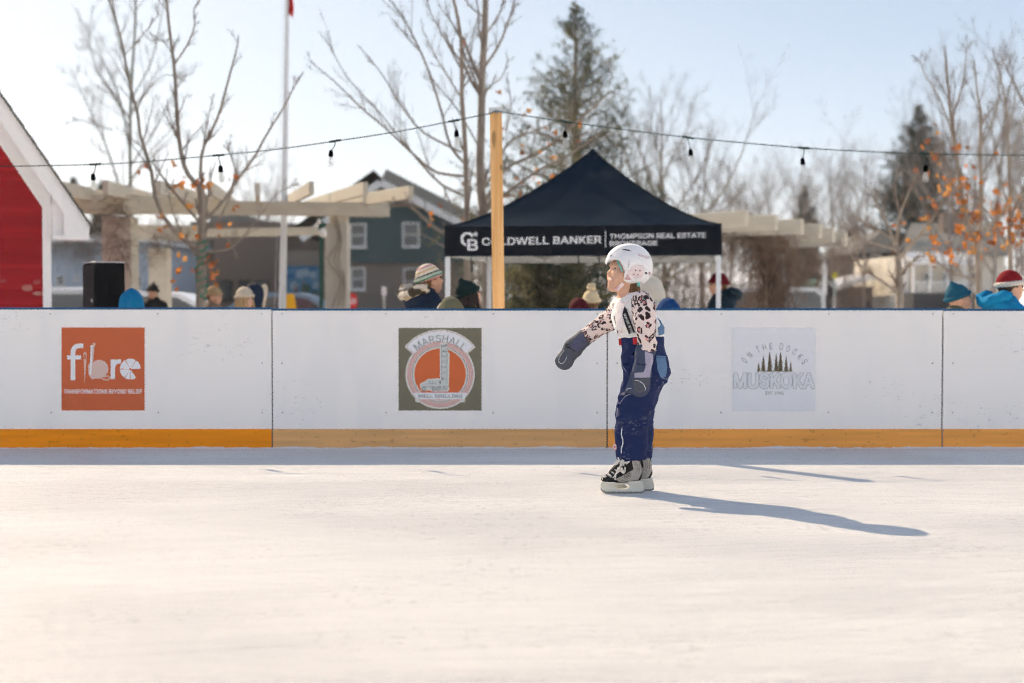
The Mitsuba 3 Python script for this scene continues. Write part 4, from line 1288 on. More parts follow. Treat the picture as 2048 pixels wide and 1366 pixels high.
lh = thing('house', 'pale blue clapboard house glimpsed between the red building and the pergola', 'house')
HY = 47.0
wall_box(lh, 'wall', 60, 292, 484, HY, 9, 'mat_blue_wall')
wall_box(lh, 'eave', 50, 298, 477, HY - .5, 9.6, 'mat_win_frame', yb=484)
wall_box(lh, 'roof', 58, 290, 468, HY + .6, 8, 'mat_roof_gray', yb=477.4)
for r in ((113, 551, 130, 570), (149, 552, 159, 562), (271, 551, 285, 575)): window(lh, *r, HY, 2)
vine(lh, [pix(104, 486, HY - .6), pix(200, 484, HY - .6)], 120, .18, .010, 6, hang=1.3, L=.8)

rh = thing('house', 'cream house with a white corner and a railed porch behind the orange leaves at right', 'house')
RY = 62.0
wall_box(rh, 'wall', 1808, 2010, 510, RY, 9, 'mat_cream_wall')
wall_box(rh, 'corner_board', 1806, 1818, 505, RY - .2, .18, 'mat_white_trim')
q0, q1, q2, q3 = pix(1798, 512, RY - .6), pix(2020, 512, RY - .6), pix(2000, 455, RY + 4.5), pix(1822, 455, RY + 4.5)
tk = V3(0, 0, .2)
part(rh, 'roof', hexa([q0, q1, q2, q3, q0 + tk, q1 + tk, q2 + tk, q3 + tk]), 'mat_roof_gray')
part(rh, 'chimney', box(pix(1900, 470, RY + 3), (.8, .8, 1.9)), 'mat_brown_wall')
for r in ((1846, 545, 1866, 576), (1884, 546, 1902, 576), (1935, 545, 1955, 575)): window(rh, *r, RY, 2.5)
pa, pb2 = pix(1826, 529, RY - 2.4), pix(1962, 529, RY - 2.4)
part(rh, 'porch_roof', hexa([pa, pb2, pb2 + V3(0, 2.35, .5), pa + V3(0, 2.35, .5), pa + tk, pb2 + tk, pb2 + V3(0, 2.35, .7), pa + V3(0, 2.35, .7)]), 'mat_win_frame')
wall_box(rh, 'porch_floor', 1826, 1962, 586, RY - 2.4, 2.3, 'mat_charcoal')
for x in (1828, 1862, 1896, 1930, 1960): wall_box(rh, 'porch_post', x - 1.6, x + 1.6, 529.5, RY - 2.3, .16, 'mat_win_frame', yb=586)
wall_box(rh, 'rail', 1830, 1960, 563, RY - 2.3, .08, 'mat_win_frame', yb=565.5)
for x in range(1833, 1960, 5): wall_box(rh, 'baluster', x - .6, x + .6, 565.6, RY - 2.28, .05, 'mat_win_frame', yb=585.8)

dh = thing('house', 'dark grey house with a pale framed window behind the small bare tree at right', 'house')
DY = 70.0
wall_box(dh, 'wall', 1722, 1802, 505, DY, 8, 'mat_charcoal')
a, b, c = pix(1714, 505, DY - .3), pix(1810, 505, DY - .3), pix(1762, 462, DY - .3)
mm = trimesh.creation.extrude_polygon(Polygon([(a[0], a[2]), (b[0], b[2]), (c[0], c[2])]), 8.6, engine='earcut'); v = np.asarray(mm.vertices)
part(dh, 'roof', trimesh.Trimesh(np.stack([v[:, 0], DY - .3 + v[:, 2], v[:, 1]], 1), mm.faces[:, ::-1], process=False), 'mat_roof_gray')
window(dh, 1741, 508, 1762, 541, DY - .01, 3.5)
window(dh, 1775, 555, 1790, 580, DY - .01, 2.5)
wall_box(dh, 'shed_wall', 1678, 1745, 573, DY - 6, 5, 'mat_charcoal')
e0, e1 = pix(1672, 576, DY - 6.4), pix(1750, 552, DY - 6.4)
part(dh, 'lean_to_roof', beam(e0, e1, .3, .2), 'mat_win_frame')
part(dh, 'lean_to_roof', hexa([e0 + V3(0, .2, -.05), e1 + V3(0, .2, -.05), e1 + V3(0, 5.8, -.05), e0 + V3(0, 5.8, -.05), e0 + V3(0, .2, .1), e1 + V3(0, .2, .1), e1 + V3(0, 5.8, .1), e0 + V3(0, 5.8, .1)]), 'mat_roof_snow')

ki = thing('kiosk', 'small white arched hut with a dark doorway, right of the vine wrapped column', 'hut')
KY = 50.0
a, b = pix(1633, 605, KY), pix(1667, 605, KY); gk = gzp(a[0], KY)
hw = (b[0] - a[0]) / 2; zt = pix(1650, 560, KY)[2]
an = np.linspace(0, np.pi, 13)
arch = Polygon([(-hw, gk - .2), (hw, gk - .2)] + [(hw * math.cos(t), zt - hw * .7 + hw * .7 * math.sin(t)) for t in an])
door = Polygon([(-.12, gk - .21), (.38, gk - .21), (.38, gk + 1.0), (.13, gk + 1.3), (-.12, gk + 1.0)])
mm = trimesh.creation.extrude_polygon(arch.difference(door), .12, engine='earcut'); v = np.asarray(mm.vertices)
part(ki, 'front', trimesh.Trimesh(np.stack([(a[0] + b[0]) / 2 + v[:, 0], KY + v[:, 2], v[:, 1]], 1), mm.faces[:, ::-1], process=False), 'mat_win_frame')
mm = trimesh.creation.extrude_polygon(arch.buffer(-.06), 1.6, engine='earcut'); v = np.asarray(mm.vertices)
part(ki, 'body', trimesh.Trimesh(np.stack([(a[0] + b[0]) / 2 + v[:, 0], KY + .125 + v[:, 2], v[:, 1]], 1), mm.faces[:, ::-1], process=False), 'mat_charcoal')
mm = trimesh.creation.extrude_polygon(arch.buffer(.08).difference(arch).intersection(sbox(-9, gk + .8, 9, 99)), 1.9, engine='earcut'); v = np.asarray(mm.vertices)
part(ki, 'roof', trimesh.Trimesh(np.stack([(a[0] + b[0]) / 2 + v[:, 0], KY - .1 + v[:, 2], v[:, 1]], 1), mm.faces[:, ::-1], process=False), 'mat_lamp_green')

# ------------------------------------------------------------------ parked cars
mat('car_white', (0.68, 0.69, 0.70), 0.25, 0.5, clearcoat=0.6)
mat('car_silver', (0.40, 0.42, 0.44), 0.3, 0.5, 0.3, clearcoat=0.6)
mat('car_blue', (0.10, 0.17, 0.26), 0.3, 0.5, 0.2, clearcoat=0.6)
mat('tyre', (0.02, 0.02, 0.02), 0.8, 0.2)
mat('tail_red', (0.50, 0.02, 0.02), 0.3, 0.5)
mat('plastic_white', (0.75, 0.73, 0.68), 0.35, 0.5)


def car(lab, px, Y, L, H, W, paint, flip=1, suv=False, snow=False):
    k = thing('parked_car', lab, 'car', 'cars parked beyond the rink')
    x0 = pix(px, 600, Y)[0]; g0 = gzp(x0, Y)
    if suv: low, cab = [(-.5, .22), (.5, .22), (.5, .50), (.46, .60), (.22, .64), (-.5, .64)], [(-.49, .63), (.22, .63), (.12, .95), (.05, 1), (-.44, 1), (-.485, .9)]
    else: low, cab = [(-.5, .22), (.5, .22), (.5, .46), (.44, .58), (.2, .66), (-.3, .68), (-.48, .64), (-.5, .5)], [(-.40, .66), (.24, .65), (.06, .97), (-.02, 1), (-.20, 1), (-.28, .95)]
    def ex(pts, w, inset=0):
        pg = Polygon([(flip * x * L, z * H) for x, z in pts]).buffer(-.02).buffer(.02)
        mm = trimesh.creation.extrude_polygon(pg.buffer(-inset) if inset else pg, w, engine='earcut'); v = np.asarray(mm.vertices)
        return trimesh.Trimesh(np.stack([x0 + v[:, 0], Y + W / 2 - (W - w) / 2 - w + v[:, 2], g0 + v[:, 1]], 1), mm.faces[:, ::-1], process=False)
    part(k, 'body', ex(low, W), paint, 30)
    cabk = part(k, 'cabin', ex(cab, W * .82), paint, 30)
    part(cabk, 'side_glass', ex([(x * .94 - .01, .64 + (z - .64) * .86) for x, z in cab], W * .835, .03), 'mat_pane')
    wf = [(x, z) for x, z in cab]
    for s in (-1, 1):
        for xx in (-.31, .31):
            c = V3(x0 + flip * xx * L, Y + s * (W / 2 - .1), g0 + .33)
            w = part(k, 'wheel', lathe([(0, -.11), (.28, -.11), (.33, -.07), (.33, .07), (.28, .11), (0, .11)], c, 20, (0, 1, 0)), 'mat_tyre', 40)
            part(w, 'rim', lathe([(0, -.02), (.19, -.02), (.2, 0), (0, .004)], c + V3(0, s * .108, 0), 14, (0, 1, 0)), 'mat_steel')
    for s in (-1, 1):
        part(k, 'headlight', box((x0 + flip * L * .485, Y + s * W * .36, g0 + .5 * H), (.16, .3, .14), 0, .03), 'mat_plastic_white')
        part(k, 'tail_light', box((x0 - flip * L * .485, Y + s * W * .38, g0 + .56 * H), (.12, .2, .22), 0, .03), 'mat_tail_red')
    if snow: part(k, 'roof_snow', ex([(-.38, .98), (.1, .97), (.02, 1.04), (-.34, 1.05)], W * .8), 'mat_roof_snow')


car('silver van parked against the pale blue house beside the red building', 112, 34, 4.2, 1.38, 1.85, 'mat_car_silver', -1, True, True)
car('white saloon car parked behind the man in black beside the maple trunk', 352, 33, 4.4, 1.40, 1.8, 'mat_car_white', 1, False, False)
car('blue grey car parked behind the flagpole in front of the brown building', 530, 34, 4.2, 1.38, 1.8, 'mat_car_blue', -1)
car('silver grey car parked between the canopy leg and the vine wrapped column', 1484, 36, 4.0, 1.5, 1.8, 'mat_car_silver', -1, True)
# ------------------------------------------------------------------ trees
def sprout(P, R, per, ln, ang, t0, t1, g, up=0.15, n=5, rmul=.55, rmin=.002, wig=.10, taper=.35, lenfall=.5):
    """Side shoots: `per` of them on each line of P, length ln times the line's (shorter towards its tip), at about ang degrees."""
    B, m, _ = P.shape
    L = np.linalg.norm(np.diff(P, axis=1), axis=2).sum(1)
    idx = np.repeat(np.arange(B), per)
    t = g.uniform(t0, t1, B * per)
    s = t * (m - 1); i = np.minimum(s.astype(int), m - 2); f = (s - i)[:, None]
    st = P[idx, i] * (1 - f) + P[idx, i + 1] * f
    d = P[idx, i + 1] - P[idx, i]; d /= np.linalg.norm(d, axis=1, keepdims=True) + 1e-9
    r0 = (R[idx, i] * (1 - f[:, 0]) + R[idx, i + 1] * f[:, 0]) * rmul
    q = g.normal(0, 1, (B * per, 3)); q -= (q * d).sum(1, keepdims=True) * d; q /= np.linalg.norm(q, axis=1, keepdims=True)
    a = np.radians(ang * g.uniform(.65, 1.3, B * per))[:, None]
    e = d * np.cos(a) + q * np.sin(a) + V3(0, 0, up); e /= np.linalg.norm(e, axis=1, keepdims=True)
    l = (L[idx] * ln * (1 - lenfall * t) * g.uniform(.55, 1.25, B * per))[:, None]
    u = np.linspace(0, 1, n)[None, :, None]
    Q = st[:, None] + e[:, None] * l[:, None] * u + V3(0, 0, 1) * up * l[:, None] * u ** 2 * .6
    Q = Q + g.normal(0, 1, (B * per, 1, 3)) * wig * l[:, None] * (u * (1 - .4 * u)) * u + g.normal(0, 1, (B * per, n, 3)) * wig * .25 * l[:, None] * u * (u < .99)
    rr = np.maximum(r0, rmin)[:, None] * np.linspace(1, taper, n)[None]
    return Q, np.maximum(rr, rmin * .6)


def limb_lines(lines, Y, g, n=14, wob=.25, r0=None):
    """Hand-drawn limbs: pixel paths at about depth Y, each leaning a little towards or away."""
    P, R = [], []
    for pts, ra, rb in lines:
        c = curve(np.array(pts, float), n)
        dy = g.normal(0, wob) * np.linspace(0, 1, n) ** 1.2 + 0 * c[:, 0]
        P.append(pix(c[:, 0], c[:, 1], Y + dy))
        R.append(np.linspace(ra, rb, n) / F_PX * Y)
    return np.array(P), np.array(R)


LEAF = [np.array([[0, 0], [-.32, .25], [-.52, .30], [-.40, .52], [-.56, .78], [-.26, .72], [0, 1.05], [.26, .72], [.56, .78], [.40, .52], [.52, .30], [.32, .25]])]


def leaf_mesh(c, s, g):
    """A curled maple leaf hanging at c, about s across: twelve lobed points round a raised middle."""
    p = LEAF[0] * s
    M = trimesh.transformations.random_rotation_matrix(g.uniform(0, 1, 3))[:3, :3]
    v = np.column_stack([p, .35 * s * ((p[:, 0] / s) ** 2) + .2 * s * np.sin(2.6 * p[:, 1] / s)])
    v = np.vstack([v, [[0, .45 * s, -.05 * s]]])
    n = len(p)
    return trimesh.Trimesh(v @ M.T + c, [[i, (i + 1) % n, n] for i in range(n)], process=False)


def leaves_on(tree, pts, Y, g, size, per=2, spread=.05):
    for x, y in pts:
        for _ in range(per):
            c = pix(x, y, Y + g.normal(0, .12)) + g.normal(0, spread, 3)
            part(tree, 'leaf', leaf_mesh(c, size * g.uniform(.75, 1.25), g), ('mat_leaf_orange', 'mat_leaf_amber', 'mat_leaf_rust')[g.integers(0, 3)])


def drawn_tree(key, lines, Y, seed, trunk_n, bark, twigm, levels, ground=True, wob=.25):
    g = np.random.default_rng(seed)
    P, R = limb_lines(lines, Y, g, wob=wob)
    for j in range(len(lines)):
        Pj, Rj = P[j], R[j]
        if j < trunk_n and ground:
            b = Pj[0].copy(); gz0 = gzp(b[0], b[1]) - .15
            foot = V3(b[0] - (Pj[1][0] - b[0]) * .3, b[1], gz0)
            Pj = np.vstack([foot[None], foot[None] * .5 + b[None] * .5, Pj]); Rj = np.concatenate([[Rj[0] * 1.35, Rj[0] * 1.08], Rj])
        part(key, 'trunk' if j < trunk_n else 'limb', tubes(Pj[None], Rj[None], 8), bark, True)
    out = []
    Q, S = P, R
    for per, ln, ang, t0, up, rm in levels:
        Q, S = sprout(Q, S, per, ln, ang, t0, 1.0, g, up=up, rmin=rm)
        out.append(tubes(Q, S, 3, False))
    part(key, 'twigs', join(out), twigm, kind='stuff')
    return P, R


CR = lambda pts, ox=0, oy=0, s=2.134: [(ox + x / s, oy + y / s) for x, y in pts]
# young maple in front, left
A = [(CR([(858, 1320), (858, 1180), (860, 1060), (864, 950), (866, 870), (852, 790)]), 10.5, 7.5),
     (CR([(835, 1060), (720, 960), (665, 850), (640, 700), (600, 590), (585, 470), (545, 330), (530, 230), (500, 100), (460, -10)]), 5.6, 2.2),
     (CR([(850, 795), (800, 740), (770, 640), (755, 480), (745, 300), (722, 120), (710, -20)]), 5.8, 3.4),
     (CR([(748, 270), (800, 190), (830, 110), (828, 40), (860, -10)]), 2.4, 1.2),
     (CR([(855, 765), (865, 640), (930, 500), (975, 340), (1010, 210), (1018, 150)]), 4.2, 1.6),
     (CR([(866, 640), (885, 520), (912, 400)]), 2.0, 1.0),
     (CR([(880, 935), (960, 850), (1010, 770), (1080, 680), (1140, 570), (1210, 460), (1250, 380), (1297, 305)]), 4.4, 1.4),
     (CR([(848, 945), (760, 840), (690, 750), (648, 690)]), 3.6, 2.0),
     (CR([(930, 950), (985, 830), (1005, 740), (980, 650), (965, 600)]), 3.0, 1.0),
     (CR([(868, 1075), (980, 1060), (1080, 960), (1180, 830), (1275, 780)]), 2.6, 0.9),
     (CR([(835, 1090), (780, 1000), (735, 900), (720, 820)]), 2.6, 1.2),
     (CR([(875, 910), (890, 830), (900, 760), (920, 690)]), 2.2, 1.0),
     (CR([(750, 260), (700, 180), (640, 170), (620, 150)]), 1.6, .8),
     (CR([(530, 235), (600, 160), (680, 60)]), 1.8, .9),
     (CR([(585, 470), (620, 400), (700, 320), (800, 350)]), 1.8, .7),
     (CR([(960, 1000), (1010, 1090), (1000, 1100)]), 1.6, .8)]
A = [A[0]] + [(p_, a_ * .84, b_ * .8) for p_, a_, b_ in A[1:]]
tA = thing('maple_tree', 'young bare maple with a few orange leaves, nearest tree at the left', 'tree')
drawn_tree(tA, A, 17.5, 11, 1, 'mat_bark', 'mat_twig', [(9, .20, 46, .2, .22, .0042), (4, .5, 42, .15, .2, .003), (3, .5, 42, .2, .15, .0022)])
leaves_on(tA, CR([(625, 720), (740, 710), (790, 750), (860, 780), (880, 790), (902, 805), (875, 770), (760, 800), (780, 800), (995, 765), (800, 905), (680, 940), (710, 975), (835, 1000), (955, 1040), (945, 965), (990, 885), (855, 820),
                  (900, 1120), (915, 1150), (925, 1190), (905, 1135), (930, 1165), (780, 1090), (740, 1165), (830, 1160), (775, 1140), (740, 1220), (890, 1110), (765, 1010), (925, 960)]), 17.4, np.random.default_rng(3), .078, 2, .03)
st_ = thing('light_strand', 'green wire with tiny lights wound round the young maple trunk', 'string lights')
pts = [pix(403 + 9 * math.cos(t * 5.5) + 3 * math.sin(t), 600 - 13 * t, 17.5 + .07 * math.sin(t * 5.5) - .02) for t in np.linspace(0, 9.5, 90)]
mat('wire_green', (0.03, 0.20, 0.13), 0.5, 0.4)
part(st_, 'wire', tube(np.array(pts), .008, 5), 'mat_wire_green')
g_ = np.random.default_rng(4)
for j in range(0, 90, 4): part(st_, 'bulb', ball(pts[j] + g_.normal(0, .012, 3) + V3(0, -.03, 0), .019, 1), 'mat_wire_green')

# the dark thin tree behind it
tB = thing('bare_tree', 'thin dark bare tree standing behind the young maple and the pergola', 'tree')
Bl = [([(262, 615), (261, 500), (261, 390), (260, 260), (264, 150), (270, 60), (272, -20)], 4.0, 2.0),
      ([(260, 300), (240, 200), (205, 120), (172, 92)], 2.0, .8), ([(261, 240), (226, 190), (200, 150), (180, 90), (185, 10)], 2.0, .8),
      ([(242, 385), (215, 300), (182, 225), (142, 140)], 2.2, .7), ([(262, 200), (300, 130), (318, 60), (330, -5)], 1.8, .7), ([(262, 330), (310, 260), (345, 190), (372, 150)], 1.8, .7),
      ([(226, 260), (190, 250), (160, 240), (140, 245)], 1.4, .6), ([(263, 160), (240, 90), (225, 30), (215, -10)], 1.6, .7)]
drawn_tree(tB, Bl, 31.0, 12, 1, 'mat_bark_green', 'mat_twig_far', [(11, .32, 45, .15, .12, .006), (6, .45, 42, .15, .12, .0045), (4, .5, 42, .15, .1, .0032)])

# twin trunked tree in the middle
C3 = lambda pts: CR(pts, 600, 0)
Cc = [(C3([(800, 1320), (795, 1100), (785, 930), (768, 750), (775, 500), (776, 330), (788, 150), (792, -20)]), 10.5, 6.0),
      (C3([(716, 1320), (714, 1100), (712, 940), (710, 780), (704, 600), (690, 400), (690, 200), (670, 60), (652, -10)]), 6.5, 2.6),
      (C3([(705, 700), (640, 620), (602, 470), (540, 280), (480, 150), (430, 60), (368, -20)]), 3.0, 1.4),
      (C3([(706, 752), (580, 735), (480, 655), (380, 560), (250, 450), (150, 350), (40, 260)]), 3.0, 1.0),
      (C3([(700, 835), (600, 785), (500, 680), (420, 580), (330, 470), (200, 330), (120, 180)]), 2.6, .9),
      (C3([(772, 335), (722, 225), (690, 150)]), 2.4, 1.2), (C3([(785, 290), (850, 190), (900, 60), (918, -10)]), 3.0, 1.6),
      (C3([(786, 75), (735, 35), (700, -10)]), 2.2, 1.2), (C3([(690, 650), (520, 560), (420, 430), (345, 310), (245, 190)]), 2.4, .9),
      (C3([(640, 1010), (560, 960), (470, 880), (395, 880)]), 4.0, 2.2), (C3([(560, 960), (540, 900), (440, 860), (380, 870)]), 2.6, 1.2),
      (C3([(790, 860), (880, 720), (1040, 640), (1200, 505), (1330, 385)]), 4.2, 1.6), (C3([(795, 900), (900, 810), (1030, 720), (1150, 660), (1290, 560)]), 4.0, 1.4),
      (C3([(790, 800), (850, 690), (900, 600), (1050, 540), (1100, 500)]), 3.2, 1.2), (C3([(778, 470), (800, 380), (860, 330), (890, 250)]), 2.2, 1.0),
      (C3([(792, 150), (850, 60), (870, -10)]), 2.2, 1.2), (C3([(690, 300), (620, 170), (560, 60), (540, -10)]), 2.0, 1.0), (C3([(690, 420), (590, 260), (520, 120)]), 1.8, .8),
      (C3([(770, 640), (680, 480), (600, 380), (560, 330)]), 2.0, .8), (C3([(880, 560), (900, 440), (880, 330)]), 1.8, .8), (C3([(610, 790), (640, 860), (690, 910)]), 1.8, 1.0)]
tC = thing('maple_tree', 'tall twin trunked bare maple with arching limbs, behind the timber post', 'tree')
drawn_tree(tC, Cc, 19.5, 13, 2, 'mat_bark', 'mat_twig', [(9, .24, 40, .2, .25, .004), (4, .5, 40, .15, .2, .003), (3, .5, 42, .2, .15, .0024)], wob=.5)
leaves_on(tC, C3([(835, 385), (850, 480), (880, 1030 - 200), (1000, 735), (1030, 770), (1060, 548), (900, 850), (975, 490), (1075, 670), (1200, 570), (1130, 710), (690, 195), (570, 890), (565, 935), (690, 930), (715, 790), (930, 630), (950, 840), (1050, 640), (1090, 760), (860, 560), (925, 770), (720, 770)]), 19.3, np.random.default_rng(6), .075, 2, .04)

# orange-leaved maples at the right edge
G = [([(1957, 625), (1957, 500), (1944, 464), (1928, 419), (1921, 367), (1912, 306), (1905, 258), (1899, 210), (1893, 130), (1890, 92)], 7.5, 1.5),
     ([(1959, 505), (1963, 393), (1960, 297), (1962, 232), (1955, 190), (1948, 120)], 5.4, 1.4), ([(1908, 280), (1880, 200), (1850, 150), (1840, 120)], 2.0, .8),
     ([(1902, 240), (1925, 170), (1932, 110), (1936, 88)], 2.0, .8), ([(1960, 300), (1990, 230), (2000, 160), (2008, 110)], 2.2, .8), ([(1940, 460), (1905, 420), (1880, 360), (1872, 300)], 2.6, 1.0),
     ([(1958, 470), (2000, 430), (2030, 400), (2060, 380)], 2.6, 1.2), ([(1950, 560), (1905, 545), (1870, 520), (1845, 505)], 2.6, 1.0), ([(1921, 370), (1895, 330), (1885, 270)], 1.8, .8)]
tG = thing('maple_tree', 'bare maple with clusters of orange leaves behind the teal hat at right', 'tree')
PG, RG = drawn_tree(tG, G, 20.5, 14, 1, 'mat_bark', 'mat_twig', [(9, .27, 42, .15, .25, .004), (6, .5, 40, .15, .2, .003), (3, .5, 42, .2, .15, .0024)])
gl = np.random.default_rng(15)
spots = [(1850, 292), (1868, 268), (1905, 300), (1890, 330), (1920, 380), (1925, 375), (1912, 385), (1875, 330), (1880, 360), (1900, 370), (1918, 400), (1950, 350), (1930, 295), (1975, 300), (1895, 395), (1860, 320), (1935, 330), (1845, 345), (1940, 400), (1880, 385)]
spots += [(gl.normal(1925, 42), gl.normal(452, 30)) for _ in range(34)] + [(gl.normal(1925, 10), gl.normal(385, 14)) for _ in range(8)] + [(1862, 520), (1864, 508), (1900, 500), (1935, 505)]
leaves_on(tG, spots, 20.3, gl, .085, 2, .05)
tG2 = thing('maple_tree', 'orange leaved bare maple at the right edge behind the cyan jacket', 'tree')
G2 = [([(2022, 625), (2021, 520), (2018, 458), (2021, 393), (2016, 297), (2015, 232), (2000, 150), (1985, 95)], 6.0, 1.2), ([(2018, 330), (2040, 260), (2060, 180)], 2.4, .9),
      ([(2019, 420), (1995, 340), (1985, 270), (1975, 210)], 2.2, .8), ([(2016, 260), (2030, 190), (2020, 120)], 1.8, .7), ([(2075, 250), (2045, 200), (2020, 150), (1998, 108)], 2.8, 1.2), ([(2020, 500), (2050, 430), (2075, 360)], 2.6, 1.0)]
drawn_tree(tG2, G2, 21.6, 16, 1, 'mat_bark', 'mat_twig', [(9, .27, 42, .15, .25, .004), (6, .5, 40, .15, .2, .003), (3, .5, 42, .2, .15, .0024)])
leaves_on(tG2, [(gl.normal(2015, 26), gl.normal(450, 34)) for _ in range(34)] + [(gl.normal(2030, 14), gl.normal(440, 16)) for _ in range(10)], 21.4, gl, .09, 2, .05)

# the small bare tree right of centre, in front of the houses
tH = thing('bare_tree', 'small spreading bare tree with a short pale trunk in front of the dark grey house', 'tree')
Hh = [([(1800, 625), (1799, 570), (1796, 520), (1790, 478)], 8.5, 5.5), ([(1795, 585), (1760, 560), (1725, 535), (1690, 498), (1672, 486)], 3.2, 1.2), ([(1792, 490), (1770, 440), (1750, 400), (1735, 372)], 3.2, 1.0),
      ([(1792, 488), (1800, 430), (1820, 380), (1835, 340)], 3.2, 1.0), ([(1796, 520), (1840, 470), (1870, 430), (1885, 400)], 3.8, 1.4), ([(1798, 545), (1830, 520), (1858, 505)], 2.4, 1.0),
      ([(1790, 480), (1740, 450), (1700, 430)], 2.6, 1.0), ([(1794, 500), (1730, 480), (1690, 455), (1660, 440)], 2.6, .9), ([(1800, 430), (1790, 380), (1795, 340)], 2.0, .8)]
drawn_tree(tH, Hh, 19.0, 17, 1, 'mat_bark', 'mat_twig_brown', [(9, .34, 45, .2, .12, .0045), (5, .45, 44, .1, .1, .0032), (3, .45, 44, .1, .05, .0026)], wob=.35)
leaves_on(tH, [(1790, 452), (1812, 446), (1838, 438), (1856, 440), (1862, 510), (1862, 524), (1815, 485)], 18.9, gl, .07, 2, .03)


# ------------------------------------------------------------------ spruces
def spruce(key, px, top, Y, half, seed, m='mat_needle', whorls=34, per=8, sub=9, nl=.055, base_frac=.02, droop=.35, ex=.85):
    """Trunk, and whorls of boughs that dip and rise again, each hung with branchlets of small needle blades."""
    g = np.random.default_rng(seed)
    tp = pix(px, top, Y); g0 = gzp(tp[0], Y) - .1
    H = tp[2] - g0
    part(key, 'trunk', tubes(np.array([[V3(tp[0], Y, g0), V3(tp[0], Y, g0 + H * .5), tp]]), np.array([[H * .017, H * .010, .012]]), 9), 'mat_bark', True)
    t = np.sort(g.uniform(base_frac, .985, whorls * per))
    z = g0 + H * t
    ln = half * (1 - t) ** ex * g.uniform(.45, 1.15, len(t)) + .008 * half
    a = g.uniform(0, 2 * np.pi, len(t))
    rad = np.stack([np.cos(a), np.sin(a), 0 * a], 1)
    u = np.linspace(0, 1, 7)
    rise = (.55 * t - droop * (1 - t))[:, None] * u * ln[:, None] + .22 * ln[:, None] * u ** 2.4
    P = np.stack([tp[0] + rad[:, :1] * ln[:, None] * u, Y + rad[:, 1:2] * ln[:, None] * u, z[:, None] + rise], -1)
    R = np.linspace(1, .3, 7)[None] * (.004 + .011 * ln[:, None])
    part(key, 'boughs', tubes(P, R, 4, False), 'mat_bark', kind='stuff')
    Q, S = sprout(P, R, sub, .30, 55, .25, 1.0, g, up=-.06, n=4, rmin=.002, wig=.14, lenfall=.30)
    lines = np.concatenate([Q.reshape(-1, 4, 3), P[:, [2, 4, 5, 6]]])
    K = 8
    tt = g.uniform(0, 1, (len(lines), K))
    s = tt * 3; i = np.minimum(s.astype(int), 2); f = (s - i)[..., None]
    ar = np.arange(len(lines))[:, None]
    c = lines[ar, i] * (1 - f) + lines[ar, i + 1] * f
    d = lines[ar, i + 1] - lines[ar, i]; d /= np.linalg.norm(d, axis=2, keepdims=True) + 1e-9
    w = g.normal(0, 1, c.shape); w /= np.linalg.norm(w, axis=2, keepdims=True)
    e = d * .75 + w * .8; e /= np.linalg.norm(e, axis=2, keepdims=True)
    side = np.cross(e, g.normal(0, 1, c.shape)); side /= np.linalg.norm(side, axis=2, keepdims=True)
    own = np.concatenate([np.repeat(ln, sub), ln])
    sz = nl * g.uniform(.6, 1.4, c.shape[:2])[..., None] * (.35 + .65 * np.minimum(1, 2.2 * own / half))[:, None, None]
    V = np.stack([c - side * sz * .22, c + side * sz * .22, c + e * sz * 1.7], 2).reshape(-1, 3)
    part(key, 'needles', trimesh.Trimesh(V, np.arange(len(V)).reshape(-1, 3), process=False), m, kind='stuff')


s1 = thing('spruce_tree', 'tall olive green spruce rising behind the black canopy', 'tree')
spruce(s1, 1151, 0, 30.0, 3.75, 21, whorls=46, per=8, sub=14, nl=.058, droop=.05, ex=1.0)
sx = thing('evergreen_shrub', 'dark dense evergreen seen under the canopy between its legs', 'shrub')
spruce(sx, 1105, 462, 26.5, 1.9, 29, whorls=26, per=10, sub=10, nl=.075, droop=.05)
s2 = thing('spruce_tree', 'dark pointed spruce behind the rightmost hanging lamp', 'tree')
spruce(s2, 1838, 208, 76.0, 4.5, 22, 'mat_needle_far', whorls=50, per=10, sub=11, nl=.15, droop=.25, ex=1.0)
for px, top, Y, half, lab in ((1609, 368, 82, 1.6, 'small far spruce above the right end of the right pergola'), (147, 350, 88, 1.3, 'left of two tiny far spruce tips just above the pergola at left'), (201, 360, 88, 1.3, 'right of two tiny far spruce tips just above the pergola at left'),
                              (1712, 452, 78, 2.2, 'dense dark evergreen left of the dark grey house')):
    k = thing('spruce_tree', lab, 'tree')
    spruce(k, px, top, Y, half, 23 + int(px), 'mat_needle_far', whorls=22, per=8, sub=6, nl=.2, droop=.25)


